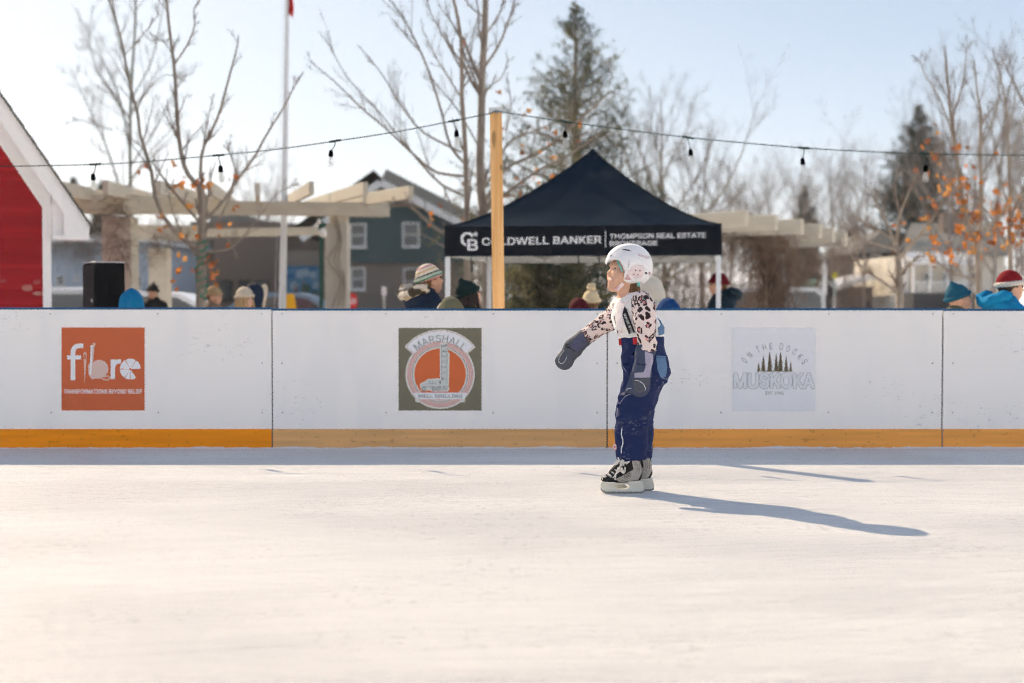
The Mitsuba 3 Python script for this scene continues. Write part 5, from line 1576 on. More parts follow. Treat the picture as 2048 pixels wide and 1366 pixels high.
# ------------------------------------------------------------------ bare trees farther off
def wild_tree(key, px, top, Y, spread, seed, m='mat_twig_far', bark='mat_twig_far', rt=.012, levels=None, fork=.25, up=.3, stems=6):
    g = np.random.default_rng(seed)
    tp = pix(px, top, Y); g0 = gzp(tp[0], Y) - .15
    H = tp[2] - g0
    rm = Y / F_PX
    n = 9
    u = np.linspace(0, 1, n)[:, None]
    T0 = V3(tp[0], Y, g0) + V3(0, 0, H * .92) * u + np.cumsum(g.normal(0, .012 * H, (n, 3)), 0) * V3(1, 1, 0) * u
    R0 = np.linspace(H * rt, H * .002, n)
    part(key, 'trunk', tubes(T0[None], R0[None], 7), bark, True)
    st = np.linspace(fork, .75, stems)
    P = []
    for i, t in enumerate(st):
        s = t * (n - 1); k = int(s); b = T0[k] + (T0[min(k + 1, n - 1)] - T0[k]) * (s - k)
        a = g.uniform(0, 2 * np.pi) if i % 2 else g.choice([0, np.pi]) + g.normal(0, .5)
        ln = H * (1 - t) * g.uniform(.75, 1.05)
        dv = V3(math.cos(a) * spread, math.sin(a) * spread, 1.0); dv /= np.linalg.norm(dv)
        P.append(b + dv * ln * u + V3(0, 0, 1) * .12 * ln * u ** 2 + V3(math.cos(a), math.sin(a), 0) * spread * .25 * ln * np.sin(np.pi * u * .7) + np.cumsum(g.normal(0, .012 * ln, (n, 3)), 0))
    P = np.array(P); R = np.linspace(1, .22, n)[None] * (H * rt * .5) * np.linspace(1, .6, stems)[:, None]
    part(key, 'limbs', tubes(P, R, 5), bark, True, kind='stuff')
    Q, S = np.concatenate([P, T0[None]]), np.concatenate([R, R0[None]])
    out = []
    for per, ln, ang in (levels or [(10, .42, 40), (7, .45, 40), (6, .5, 42)]):
        Q, S = sprout(Q, S, per, ln, ang, .15, 1.0, g, up=up * .6, rmin=.13 * rm, wig=.12, n=4)
        out.append(tubes(Q, S, 3, False))
    part(key, 'twigs', join(out), m, kind='stuff')


wilds = [(1332, 150, 40, .45, 'greyish bare tree with a thick crown just right of the tall spruce', 'mat_twig', .014), (1405, 215, 52, .6, 'pale thin bare tree right of the canopy peak behind the greyish one', 'mat_twig_far', .010),
         (1460, 300, 60, .6, 'low wide bare tree far behind the right slope of the canopy', 'mat_twig_far', .010), (1540, 330, 70, .5, 'faint bare tree left of the small far spruce', 'mat_twig_far', .009),
         (1585, 315, 74, .5, 'faint bare tree right behind the small far spruce', 'mat_twig_far', .009), (1665, 275, 66, .45, 'tall faint bare tree between the small far spruce and the dark pointed one', 'mat_twig_far', .009),
         (1730, 285, 64, .45, 'bare tree immediately left of the dark pointed spruce', 'mat_twig_far', .010), (1910, 170, 46, .4, 'tall bare tree behind the orange leaved maples', 'mat_twig_far', .009),
         (1990, 130, 44, .4, 'tall grey bare tree at the right edge behind the orange leaves', 'mat_twig_far', .010), (1640, 430, 48, .7, 'brownish low bare tree beside the yellow sign', 'mat_twig_brown', .012),
         (2035, 330, 58, .5, 'bare tree beyond the cream house at the right edge', 'mat_twig_brown', .010),
         (1600, 470, 40, .7, 'low brown bare tree behind the vine wrapped column', 'mat_twig_brown', .012), (505, 330, 66, .4, 'faint bare tree between the young maple and the flagpole', 'mat_twig_far', .010),
         (1270, 250, 46, .5, 'bare tree half hidden by the tall spruce on its right', 'mat_twig_far', .010), (1500, 365, 80, .6, 'faintest low bare tree above the left part of the right pergola', 'mat_twig_far', .009),
         (1625, 350, 84, .5, 'faint bare tree right of the small far spruce, lower than its neighbours', 'mat_twig_far', .009),
         (1945, 210, 52, .45, 'thin grey bare tree between the two orange leaved maples', 'mat_twig_far', .009), (2060, 200, 50, .45, 'tall bare tree cut off by the right edge of the photo', 'mat_twig_far', .009)]
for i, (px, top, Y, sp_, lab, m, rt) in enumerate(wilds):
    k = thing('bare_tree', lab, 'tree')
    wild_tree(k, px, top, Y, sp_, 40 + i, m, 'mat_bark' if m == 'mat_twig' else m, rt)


def shrub(key, px, top, Y, w, n, seed, m='mat_twig_brown'):
    g = np.random.default_rng(seed)
    c = pix(px, top, Y); g0 = gzp(c[0], Y) - .05; H = c[2] - g0; W = w / F_PX * Y
    st = np.stack([c[0] + g.normal(0, W * .28, n), Y + g.normal(0, W * .25, n), np.full(n, g0)], 1)
    u = np.linspace(0, 1, 6)[None, :, None]
    d = np.stack([g.normal(0, .35, n), g.normal(0, .35, n), np.ones(n)], 1)
    P = st[:, None] + d[:, None] * u * H * g.uniform(.6, 1.05, (n, 1, 1)) + g.normal(0, .05, (n, 6, 3)) * u * H
    R = np.linspace(1, .4, 6)[None] * np.full((n, 1), max(.008, .3 * Y / F_PX))
    part(key, 'stems', tubes(P, R, 3, False), m, kind='stuff')
    Q, S = sprout(P, R, 9, .34, 45, .15, 1, g, up=.1, rmin=.22 * Y / F_PX)
    Q2, S2 = sprout(Q, S, 3, .5, 45, .15, 1, g, up=.05, rmin=.18 * Y / F_PX)
    part(key, 'twigs', join([tubes(Q, S, 3, False), tubes(Q2, S2, 3, False)]), m, kind='stuff')


for i, (px, top, Y, w, n, lab) in enumerate(((1470, 468, 33, 130, 40, 'brown bare shrub filling the gap between the canopy and the vine wrapped column'), (1400, 500, 36, 120, 60, 'brown bare shrub seen under the right half of the canopy'),
                                            (945, 500, 34, 110, 50, 'brown bare shrub seen under the left end of the canopy'), (1580, 505, 42, 90, 40, 'brown bare shrub right of the vine wrapped column'),
                                            (1300, 505, 38, 110, 50, 'brown bare shrub behind the skater helmet under the canopy'), (1700, 490, 52, 110, 40, 'brown bare shrub left of the small pale trunked tree'))):
    k = thing('bare_shrub', lab, 'shrub')
    shrub(k, px, top, Y, w, n, 70 + i)
# a far wooded skyline that reads as one mass
g = np.random.default_rng(90)
n = 260
x = g.uniform(-60, 75, n); y = g.uniform(105, 150, n)
P = np.stack([x, y, gz(x, y)], 1)[:, None] + np.stack([g.normal(0, .8, n), g.normal(0, .8, n), g.uniform(4, 7.5, n)], 1)[:, None] * np.linspace(0, 1, 5)[None, :, None]
R = np.linspace(.10, .02, 5)[None] * np.ones((n, 1))
Q, S = sprout(P, R, 16, .34, 45, .2, 1, g, up=.25, rmin=.014)
Q2, S2 = sprout(Q, S, 3, .5, 42, .2, 1, g, up=.2, rmin=.012)
w_ = thing('far_wood', 'far grey brown wood along the skyline behind the houses', 'wood', kind='stuff')
scene[w_] = mikit.ply(join([tubes(P, R, 3, False), tubes(Q, S, 3, False), tubes(Q2, S2, 3, False)]), 'mat_twig_far')
# ------------------------------------------------------------------ people beyond the boards
def person_far(lab, px, top_py, Y, face, coat, hat=None, H=None, hatm=None, trousers='mat_trousers', hair=None, hood_up=False, hood_down=None, pitch=0.0, bulk=1.0, long_hair=None, fur=None, pom=None, extra=None, group=None):
    """A standing onlooker: body, then coat, trousers, boots, hat and hair over it. face: degrees, the way it faces (0 = photo right, 90 = away)."""
    k = thing('person', lab, 'person')
    tp = pix(px, top_py, Y)
    g0 = gzp(tp[0], Y)
    lift = .035 if hat else (.05 if hood_up else .0)
    if pom: lift += .05
    H = tp[2] - g0 - lift if H is None else H
    s = H / 1.7
    th = math.radians(face)
    R = np.array([[math.cos(th), -math.sin(th), 0], [math.sin(th), math.cos(th), 0], [0, 0, 1]])
    hc = V3(.03 * s, 0, H - .115 * s)                 # the head's centre
    t = V3(tp[0], Y, g0) - R @ V3(hc[0], hc[1], 0)
    def put(m): return moved(m, R, t)
    hp = rot([0, 1, 0], pitch)
    def hd(x, y, z): return hc + hp @ (V3(x, y, z) * s)
    Rm = hp.T
    b = Blob(.0155, .03)
    b.ell(hd(-.005, 0, .012), V3(.095, .075, .105) * s, R=hp).ell(hd(.035, 0, -.055), V3(.058, .052, .065) * s, R=hp).cone(hd(.078, 0, .01), hd(.105, 0, -.028), .010 * s, .016 * s, k=.015)
    for q in (-1, 1): b.ell(hd(-.01, q * .076, -.015), V3(.022, .010, .032) * s, k=.008, R=hp)
    b.cone(hd(-.02, 0, -.06), (-.01, 0, H - .28 * s), .05 * s, .058 * s).cone((-.01, 0, H - .33 * s), (0, 0, .55 * H), .105 * s, .10 * s, sy=1.3)
    for q in (-1, 1):
        b.cone((-.01, q * .15 * s, H - .33 * s), (-.03, q * .23 * s, .63 * H), .045 * s, .038 * s).cone((-.03, q * .23 * s, .63 * H), (.13 * s, q * .15 * s, .55 * H), .036 * s, .03 * s).ell((.15 * s, q * .13 * s, .54 * H), .04 * s)
        b.cone((0, q * .085 * s, .52 * H), (.01, q * .09 * s, .28 * H), .07 * s, .05 * s).cone((.01, q * .09 * s, .28 * H), (-.01, q * .095 * s, .06), .05 * s, .04 * s).cone((-.02, q * .095 * s, .05), (.12 * s, q * .10 * s, .04), .042 * s, .032 * s)
    part(k, 'body', put(b.mesh()), 'mat_skin_plain', True)
    for q in (-1, 1):
        part(k, 'eye', put(ball(hd(.083, q * .033, .005), .011 * s, 1)), 'mat_iris', True)
    bk = bulk
    c = Blob(.018, .06)
    c.cone((-.01, 0, H - .36 * s), (0, 0, .47 * H), .150 * s * bk, .155 * s * bk, sy=1.28).cone((-.01, 0, H - .30 * s), (-.005, 0, H - .235 * s), .105 * s, .078 * s, sy=1.1)
    for q in (-1, 1):
        c.cone((-.01, q * .15 * s * bk, H - .345 * s), (-.03, q * .245 * s * bk, .63 * H), .082 * s * bk, .070 * s * bk).cone((-.03, q * .245 * s * bk, .63 * H), (.11 * s, q * .17 * s, .54 * H), .070 * s * bk, .058 * s)
    if hood_down: c.ell((-.11 * s, 0, H - .255 * s), V3(.095, .14, .085) * s, k=.05)
    part(k, 'coat', put(rumple(c.mesh(), .010, (7, 7, 11), 3)), coat, True)
    if hood_up:
        h = Blob(.013, .04)
        h.ell(hd(-.02, 0, .005), V3(.135, .115, .150) * s, R=hp).cone(hd(-.03, 0, -.08), (-.02, 0, H - .30 * s), .11 * s, .12 * s)
        h.ell(hd(.12, 0, -.02), V3(.09, .07, .11) * s, R=hp, cut=True, k=.02)
        part(k, 'hood', put(rumple(h.mesh(), .012, (11, 11, 9), 5)), hatm or coat, True)
        if fur:
            an = np.linspace(0, 2 * np.pi, 26)
            loop = np.array([hd(.085 + .02 * math.cos(a), .082 * math.sin(a), -.01 + .125 * math.cos(a)) for a in an])
            f = relax(rumple(tube(loop, .032 * s, 9), .016, (38, 38, 38), 6), 1)
            part(k, 'fur_trim', put(f), fur, True)
    if hood_down and hood_down is not True:
        an = np.linspace(-1.9, 1.9, 30)
        loop = np.array([V3(-.10 * s - .10 * s * math.cos(a), .155 * s * math.sin(a), H - .215 * s - .03 * s * math.cos(2 * a)) for a in an])
        part(k, 'hood_lining', put(rumple(tube(loop, .042 * s, 10), .02, (34, 34, 34), 7)), hood_down, True)
    if hat == 'toque' or hat == 'point':
        h = Blob(.011, .02)
        h.ell(hd(-.012, 0, .035), V3(.108, .090, .105 if hat == 'toque' else .10) * s, R=hp)
        if hat == 'point': h.cone(hd(-.02, 0, .06), hd(-.035, 0, .150), .075 * s, .022 * s, k=.03)
        h.fn(lambda X, Y_, Z: ((X - hc[0]) * Rm[2, 0] + (Y_ - hc[1]) * Rm[2, 1] + (Z - hc[2]) * Rm[2, 2]) - (.012 * s), cut=True, k=.012)
        part(k, 'hat', put(h.mesh()), hatm, True)
        cf = [hd(-.012 + .107 * math.cos(a), .090 * math.sin(a), .028 + .012 * math.cos(a)) for a in np.linspace(0, 2 * np.pi, 28)]
        if extra != 'nocuff': part(k, 'hat_cuff', put(trimesh.Trimesh(*(lambda m: (m.vertices, m.faces))(tube(np.array(cf), .021 * s, 8)), process=False)), extra if extra else hatm, True)
    if hat == 'headband':
        cf = [hd(-.012 + .103 * math.cos(a), .084 * math.sin(a), .048 + .012 * math.cos(a)) for a in np.linspace(0, 2 * np.pi, 28)]
        part(k, 'hat', put(tube(np.array(cf), .030 * s, 8)), hatm, True)
    if hair:
        h = Blob(.013, .02)
        h.ell(hd(-.022, 0, .022), V3(.096, .085, .100) * s, R=hp)
        h.ell(hd(.10, 0, -.02), V3(.075, .10, .085) * s, R=hp, cut=True, k=.02)
        part(k, 'hair', put(rumple(h.mesh(), .006, (30, 30, 14), 9)), hair, True)
    if long_hair:
        st = []
        gg = np.random.default_rng(int(px))
        for i in range(46):
            a = gg.uniform(.55, 2 * np.pi - .55)
            p0 = hd(-.012 + .085 * math.cos(a), .080 * math.sin(a), .03)
            st.append([p0, p0 + V3(.02 * math.cos(a), .02 * math.sin(a), -.10) * s, p0 + V3(.03 * math.cos(a), .025 * math.sin(a), -.20) * s + gg.normal(0, .01, 3), p0 + V3(.03 * math.cos(a), .02 * math.sin(a), -.29) * s + gg.normal(0, .015, 3)])
        part(k, 'hair', put(tubes(np.array(st), np.tile([.013, .015, .012, .004], (46, 1)), 5)), long_hair, True)
    if pom: part(k, 'pompom', put(rumple(ball(hd(-.03, 0, .165), .048 * s, 3), .014, (60, 60, 60), 4)), pom, True)
    tr = Blob(.02, .04)
    for q in (-1, 1): tr.cone((0, q * .085 * s, .52 * H), (.01, q * .095 * s, .28 * H), .095 * s, .075 * s).cone((.01, q * .095 * s, .28 * H), (-.01, q * .10 * s, .09), .075 * s, .062 * s)
    part(k, 'trousers', put(rumple(tr.mesh(), .008, (9, 9, 9), 2)), trousers, True)
    for q in (-1, 1):
        bo = Blob(.014, .03)
        bo.cone((-.02, q * .10 * s, .15), (-.02, q * .10 * s, .06), .062 * s, .060 * s).cone((-.03, q * .10 * s, .052), (.14 * s, q * .105 * s, .045), .055 * s, .045 * s)
        bo.fn(lambda X, Y_, Z: Z - .002 + 0 * X, cut=True, k=.004)
        part(k, 'boot', put(bo.mesh()), 'mat_boot_black', True)
    return k, put, hd, s


mat('trousers', (0.025, 0.027, 0.035), 0.8, 0.2)
for n_, c_ in dict(coat_blue=(0.005, 0.14, 0.31), coat_black=(0.012, 0.013, 0.016), coat_tan=(0.20, 0.15, 0.11), coat_navy=(0.010, 0.020, 0.045), coat_olive=(0.12, 0.125, 0.085), coat_green=(0.012, 0.030, 0.032), coat_cream=(0.56, 0.53, 0.46),
                   coat_royal=(0.006, 0.045, 0.16), coat_parka=(0.010, 0.024, 0.038), coat_cyan=(0.006, 0.19, 0.40), hat_black=(0.014, 0.015, 0.018), hat_tan=(0.42, 0.30, 0.17), hat_beige=(0.56, 0.47, 0.36), hat_green=(0.006, 0.020, 0.022),
                   hat_cream=(0.60, 0.50, 0.33), hat_red=(0.11, 0.005, 0.011), hat_teal=(0.012, 0.085, 0.14), hat_scarlet=(0.19, 0.009, 0.014), fur=(0.55, 0.47, 0.40), fur_tan=(0.62, 0.52, 0.40), scarf_red=(0.07, 0.008, 0.014)).items():
    mat(n_, c_, 0.75, 0.25)


def camo(p, n, uv):
    a = noise(p.x * 22, p.y * 22, p.z * 22)
    return mix(mix((0.55, 0.50, 0.43), (0.05, 0.045, 0.035), smoothstep(.50, .56, a)), (0.35, 0.28, 0.2), smoothstep(.62, .66, noise(p.x * 30 + 9, p.y * 30, p.z * 30)))


mat('fleece_camo', proc(camo), 0.9, 0.1)
HATZ = pix(855, 560, 11.9)


def stripes(p, n, uv):                            # knitted rings, tilted with the hat
    h = (p.z - HATZ[2]) + 0.40 * (p.x - HATZ[0]) * -1.0 + .04
    t = h / 0.018 + 40
    b = dr.floor(t)
    f = t - b
    c = mi.Color3f(0.70, 0.66, 0.58)
    r = b - 40
    dark = mi.Color3f(0.03, 0.05, 0.045)
    green = mi.Color3f(0.035, 0.16, 0.085)
    pink = mi.Color3f(0.50, 0.19, 0.20)
    mint = mi.Color3f(0.42, 0.56, 0.44)
    gold = mi.Color3f(0.58, 0.36, 0.13)
    def pickc(i, col, c): return dr.select((r > i - .5) & (r < i + .5) & (f > .25), col, c)
    for i, col in ((-1, dark), (1, pink), (2, green), (3, mint), (4, dark), (6, gold), (8, pink)): c = pickc(float(i), col, c)
    return c * (0.9 + 0.1 * noise(p.x * 160, p.y * 160, p.z * 160))


mat('hat_striped', proc(stripes), 0.85, 0.15)


def nordic(p, n, uv):
    q = dr.sin(p.x * 230.0) * dr.sin(p.z * 230.0)
    return mix((0.62, 0.58, 0.52), (0.24, 0.24, 0.23), smoothstep(.35, .5, q))


mat('cuff_nordic', proc(nordic), 0.85, 0.15)

person_far('child in a bright blue hood seen from behind, beside the loudspeaker', 262, 574, 11.7, 125, 'mat_coat_blue', hood_up=True, bulk=1.05)
person_far('man in a black knit hat and black jacket, left of the maple trunk', 305, 566, 23.0, -100, 'mat_coat_black', 'point', hatm='mat_hat_black', hair='mat_hair_dark')
person_far('woman with a tan knit hat and brown coat just right of the maple trunk', 429, 570, 18.0, -20, 'mat_coat_tan', 'toque', hatm='mat_hat_tan', hair='mat_hair')
person_far('woman with long blond hair and a beige knit hat, looking right', 490, 571, 15.0, -35, 'mat_coat_navy', 'toque', hatm='mat_hat_beige', long_hair='mat_hair_blond')
person_far('person in a navy jacket with a fur trimmed hood behind the blond woman', 512, 564, 16.0, 25, 'mat_coat_navy', hood_up=True, fur='mat_fur_tan')
person_far('person in a striped knit hat and navy jacket with a patterned fleece hood', 860, 524, 11.9, 28, 'mat_coat_navy', 'toque', hatm='mat_hat_striped', hood_down='mat_fleece_camo', hair='mat_hair', pitch=-12)
person_far('person under an olive hood edged with pale fleece, in front of the dark green hat', 902, 588, 11.4, 120, 'mat_coat_olive', hood_up=True, fur='mat_fur', pitch=22, bulk=1.1)
person_far('person in a dark green pointed hat leaning right, between the canopy legs', 938, 556, 11.9, 25, 'mat_coat_green', 'point', hatm='mat_hat_green', hair='mat_hair_dark', long_hair='mat_hair_dark', pitch=-18)
person_far('person in a cream bobble hat seen from behind, left of the skater', 1182, 566, 13.5, 95, 'mat_coat_royal', 'toque', hatm='mat_hat_cream', pom='mat_hat_cream', hair='mat_hair')
person_far('person in a dark red knitted hood beside the cream bobble hat', 1158, 590, 13.2, 100, 'mat_coat_royal', hood_up=True, hatm='mat_scarf_red')
person_far('person in a large cream padded hood stooping behind the skater', 1296, 548, 12.6, 150, 'mat_coat_cream', hood_up=True, fur='mat_coat_cream', pitch=25, bulk=1.35)
person_far('person in a royal blue hood behind the right shoulder of the skater', 1336, 590, 11.6, 110, 'mat_coat_royal', hood_up=True)
person_far('person in a dark red knit hat and dark parka by the right canopy leg', 1436, 543, 16.3, 188, 'mat_coat_parka', 'toque', hatm='mat_hat_red', hair='mat_hair', hood_down='mat_coat_parka')
person_far('child in a teal knit hat facing right, left of the cyan jacket', 1919, 563, 11.4, 5, 'mat_coat_olive', 'point', hatm='mat_hat_teal', pitch=-14)
person_far('person in a cyan jacket and red knit hat at the right edge', 2022, 537, 11.3, 10, 'mat_coat_cyan', 'toque', hatm='mat_hat_scarlet', hair='mat_hair_dark', hood_down='mat_coat_cyan', extra='mat_cuff_nordic')
# ------------------------------------------------------------------ the skater
GY = 7.975
PXM = GY / F_PX
def G(px, py, dy=0.0): return pix(px, py, GY + dy)


sk = thing('person', 'girl skating in a white helmet, leopard print fleece sleeves and navy snow trousers', 'person')

# head, neck and chest: one continuous body
yaw, pit = math.radians(20), math.radians(7)
f0 = V3(-math.cos(yaw), -math.sin(yaw), 0); lft = V3(math.sin(yaw), -math.cos(yaw), 0)
fw = f0 * math.cos(pit) + V3(0, 0, 1) * math.sin(pit); hu = V3(0, 0, 1) * math.cos(pit) - f0 * math.sin(pit)
HR = np.stack([fw, lft, hu], 1)
HC = G(1255.8, 541.5, -.01)
def hd(f, l, u): return HC + fw * f + lft * l + hu * u


b = Blob(.0042, .020)
b.ell(hd(-.010, 0, .022), (.100, .082, .104), R=HR).ell(hd(.042, 0, -.030), (.062, .063, .085), R=HR).ell(hd(.046, 0, -.083), (.056, .049, .042), R=HR).ell(hd(.087, 0, -.108), (.021, .022, .019), R=HR, k=.025)
b.cone(hd(.093, 0, .006), hd(.109, 0, -.027), .0075, .0095, k=.016).ell(hd(.1125, 0, -.030), (.0125, .0110, .0098), R=HR, k=.010)
for q in (-1, 1):
    b.ell(hd(.103, q * .0115, -.036), (.009, .007, .007), R=HR, k=.007).ell(hd(.068, q * .040, -.042), (.034, .028, .032), R=HR, k=.03)
    b.ell(hd(.110, q * .035, -.001), (.019, .016, .0075), R=HR, cut=True, k=.012)
b.ell(hd(.089, 0, .020), (.017, .052, .012), R=HR, k=.02).ell(hd(.078, .034, -.016), (.020, .020, .010), R=HR, k=.02).ell(hd(.078, -.034, -.016), (.020, .020, .010), R=HR, k=.02)
b.ell(hd(.099, 0, -.063), (.013, .024, .0085), R=HR, k=.012).ell(hd(.096, 0, -.080), (.013, .021, .0095), R=HR, k=.012)
b.cone(hd(-.012, 0, -.07), G(1259, 602, .0), .052, .056, k=.03).cone(G(1262, 612), G(1274, 655), .085, .09, sy=1.15, k=.04)
for q, p in ((-1, G(1276, 610, -.06)), (1, G(1248, 612, .06))): b.ell(p, .05, k=.04)
head = b.mesh()
part(sk, 'body', head, 'mat_skin', True)
HS = Skin(head)
for q in (-1, 1):
    e = part(sk, 'eye', ball(hd(.0815, q * .034, -.0015), .0132, 3), 'mat_eye_white', True)
    part(e, 'iris', ball(hd(.0868, q * .0352, -.001), .0085, 2), 'mat_iris', True)
part(sk, 'eyelid', ball(hd(.0810, .034, .0), .0150, 3).slice_plane(hd(.0815, .034, .0015), hu * .95 + fw * -.12), 'mat_skin_plain', True)
part(sk, 'eyelash', tube(curve([hd(.0935, .021, -.0015), hd(.0965, .029, .0025), hd(.0935, .040, .002), hd(.086, .049, -.002)], 14), .0013, 6), 'mat_hair_dark')
part(sk, 'eyebrow', HS.cord([(1221, 531.6), (1226, 529.4), (1231, 530.0), (1235, 532.2)], .0012, .0002), 'mat_brow')
part(sk, 'lip', HS.patch([(1215.4, 557.3), (1218.0, 556.4), (1222, 556.4), (1226.3, 556.3), (1228.6, 556.2), (1224.0, 557.5), (1219, 558.3)], .0010, 1.2), 'mat_lips')
part(sk, 'lip', HS.patch([(1216.4, 560.6), (1219.5, 559.9), (1224.2, 558.6), (1228.2, 556.6), (1225.4, 559.6), (1221.6, 561.6), (1217.6, 562.0)], .0010, 1.2), 'mat_lips')
part(sk, 'teeth', HS.patch([(1216.4, 558.4), (1221.5, 557.9), (1226.2, 557.0), (1223.4, 558.9), (1217.4, 560.0)], .0006, 1.0), 'mat_teeth')

# helmet: a hollow shell with the photo's side outline
HP = [(1209.5, 526), (1210.5, 517), (1215, 507), (1222, 498.5), (1232, 491.5), (1245, 487.6), (1260, 486.8), (1275, 489.6), (1288, 496), (1297, 505.5), (1303, 518), (1305.3, 533), (1304.5, 546), (1301, 557), (1295, 567), (1289.5, 571.5), (1286, 569.5),
      (1279, 564.5), (1270, 566.5), (1258, 567.5), (1249, 566), (1244.5, 561), (1244.8, 552), (1246.5, 545), (1241.5, 533), (1236.5, 523.5), (1231, 520.6), (1222, 520.4), (1215.5, 523.5), (1212.5, 530)]
hp3 = pix(np.array([p[0] for p in HP]), np.array([p[1] for p in HP]), GY)[:, [0, 2]]
cen = hp3[:, 0].mean(), hp3[:, 1].mean()


def prof_sd(X, Z, P):
    """Signed distance to a closed outline in the x-z plane."""
    X, Z = np.broadcast_arrays(X, Z)
    d = np.full(X.shape, 9.0); s = np.zeros(X.shape, int)
    for (ax, az), (bx, bz) in zip(P, np.roll(P, -1, 0)):
        ex, ez = bx - ax, bz - az
        t = np.clip(((X - ax) * ex + (Z - az) * ez) / (ex * ex + ez * ez), 0, 1)
        d = np.minimum(d, np.hypot(X - ax - t * ex, Z - az - t * ez))
        c = (az <= Z) != (bz <= Z)
        s += c & (X < ax + (Z - az) / (ez if ez else 1e-9) * ex)
    return np.where(s % 2 == 1, -d, d)


hcx, hcz = G(1257.5, 531)[0], G(1257.5, 531)[2]
def shell(X, Y, Z):
    Xs, Zs = X[:, 0, 0] if X.ndim == 3 else X, Z[0, 0, :]
    p = prof_sd(Xs[:, None], Zs[None, :], hp3)[:, None, :]
    y = Y - (GY - .01)
    def el(r): 
        k0 = np.sqrt(((X - hcx) / r[0]) ** 2 + (y / r[1]) ** 2 + ((Z - hcz) / r[2]) ** 2)
        k1 = np.sqrt(((X - hcx) / r[0] ** 2) ** 2 + (y / r[1] ** 2) ** 2 + ((Z - hcz) / r[2] ** 2) ** 2)
        return k0 * (k0 - 1) / np.maximum(k1, 1e-6)
    o, i = el((.1365, .122, .128)), el((.118, .104, .112))
    k = .010
    def smax(a, c, k): q = np.maximum(k - np.abs(a - c), 0) / k; return np.maximum(a, c) + q * q * k * .25
    ridge = .0035 * (np.exp(-((np.abs(y) - .062 - .12 * (Z - hcz - .09)) / .010) ** 2)) * (Z > hcz + .02)
    return smax(smax(o - ridge, p, k), -i, .006)


B_ = Blob(.0042, .02)
B_.fn(shell, lo=(hp3[:, 0].min() - .01, GY - .15, hp3[:, 1].min() - .01), hi=(hp3[:, 0].max() + .01, GY + .13, hp3[:, 1].max() + .01))
hel = B_.mesh()
helm = part(sk, 'helmet', hel, 'mat_helmet', True)
ES = Skin(hel)
def ellp(cx, cy, a, c, ang=0): return affinity.rotate(affinity.scale(Point(cx, cy).buffer(1, quad_segs=6), a, c), ang)
part(helm, 'vent', ES.patch([(1241.5, 499.6), (1248, 497.9), (1256, 498.9), (1263, 502.6), (1256, 501.6), (1248, 500.0)], .0012, 1.5), 'mat_hole')
for cx, cy, a, c, an in ((1221.6, 511, 1.2, 2.0, 25), (1213.4, 513.6, .8, 1.4, 25), (1257.4, 528.4, 1.4, 1.2, 0), (1258.6, 523, 1.5, .6, 15), (1256, 534, .8, .8, 0)):
    part(helm, 'vent', ES.patch(ellp(cx, cy, a, c, an), .0012, 1.2), 'mat_hole')
ear = part(helm, 'ear_guard', ES.patch([(1264, 535.5), (1269.5, 531.2), (1286, 532.2), (1288.2, 539), (1285, 552.5), (1279, 556.2), (1263, 553), (1254, 546), (1258, 541)], .0016, 2, 1.2), 'mat_helmet_pink')
for cx, cy in ((1271.2, 540.6), (1279.8, 541.6), (1267.6, 548.6), (1276, 549.6)): part(helm, 'ear_hole', ES.patch(ellp(cx, cy, 1.35, 1.6, 15), .0030, 1.2), 'mat_hole')
part(helm, 'seam', ES.cord([(1246, 540), (1254, 541.6), (1261, 539.5), (1265, 533), (1271, 530), (1287, 531)], .0011, .0006, 30), 'mat_helmet_rose')
part(helm, 'seam', ES.cord([(1265, 552), (1272, 556), (1284, 555)], .0010, .0006, 16), 'mat_helmet_rose')
part(helm, 'strap_slot', ES.patch([(1255, 547.5), (1259.5, 555), (1263.5, 559.5), (1252, 560.5), (1249, 557.5)], .0014, 1.5), 'mat_helmet_rose')  # triangle of shading painted on the shell as a rose patch
part(helm, 'dial', ES.patch(ellp(1292.4, 546.4, 2.2, 2.4), .0014, 1.2), 'mat_hole')
part(helm, 'dial', ES.patch(ellp(1292.4, 546.4, 1.1, 1.2), .0024, 1.2), 'mat_helmet')
part(helm, 'rear_vent', ES.patch(ellp(1299.2, 548.5, 1.7, 5.2, -14), .0014, 1.5), 'mat_helmet_rose')
part(helm, 'rear_vent', ES.patch(ellp(1299.6, 546.0, 1.0, 2.2, -14), .0024, 1.2), 'mat_hole')
v, f = text_box('BAUER', 1276.2, 510.2, 1299.6, 515.2)
an = math.radians(15)
c = np.array([1288, 512.7]); d = v - c
v = np.stack([c[0] + d[:, 0] * math.cos(an) - d[:, 1] * math.sin(an), c[1] + d[:, 0] * math.sin(an) + d[:, 1] * math.cos(an)], 1)
part(helm, 'lettering', ES.lay(v, f, .0014, 2), 'mat_helmet_rose')
part(helm, 'liner', HS.patch([(1232, 520), (1235.8, 519.5), (1240.5, 529), (1246.5, 543), (1243.6, 543.8), (1238, 533)], .0185, 1.5), 'mat_teal')
part(helm, 'liner', ball(G(1277, 567, -.062), (.011, .014, .019), 2), 'mat_teal', True)
part(helm, 'chin_strap', HS.patch([(1244, 563.5), (1248.5, 569.5), (1243, 575.5), (1236.5, 581.5), (1230, 579.5), (1236, 573)], .0035, 1.5), 'mat_helmet_pink')
part(helm, 'chin_strap', HS.patch([(1236, 572), (1238.5, 575), (1233, 580.2), (1226.5, 579.8)], .0045, 1.5), 'mat_helmet_rose')
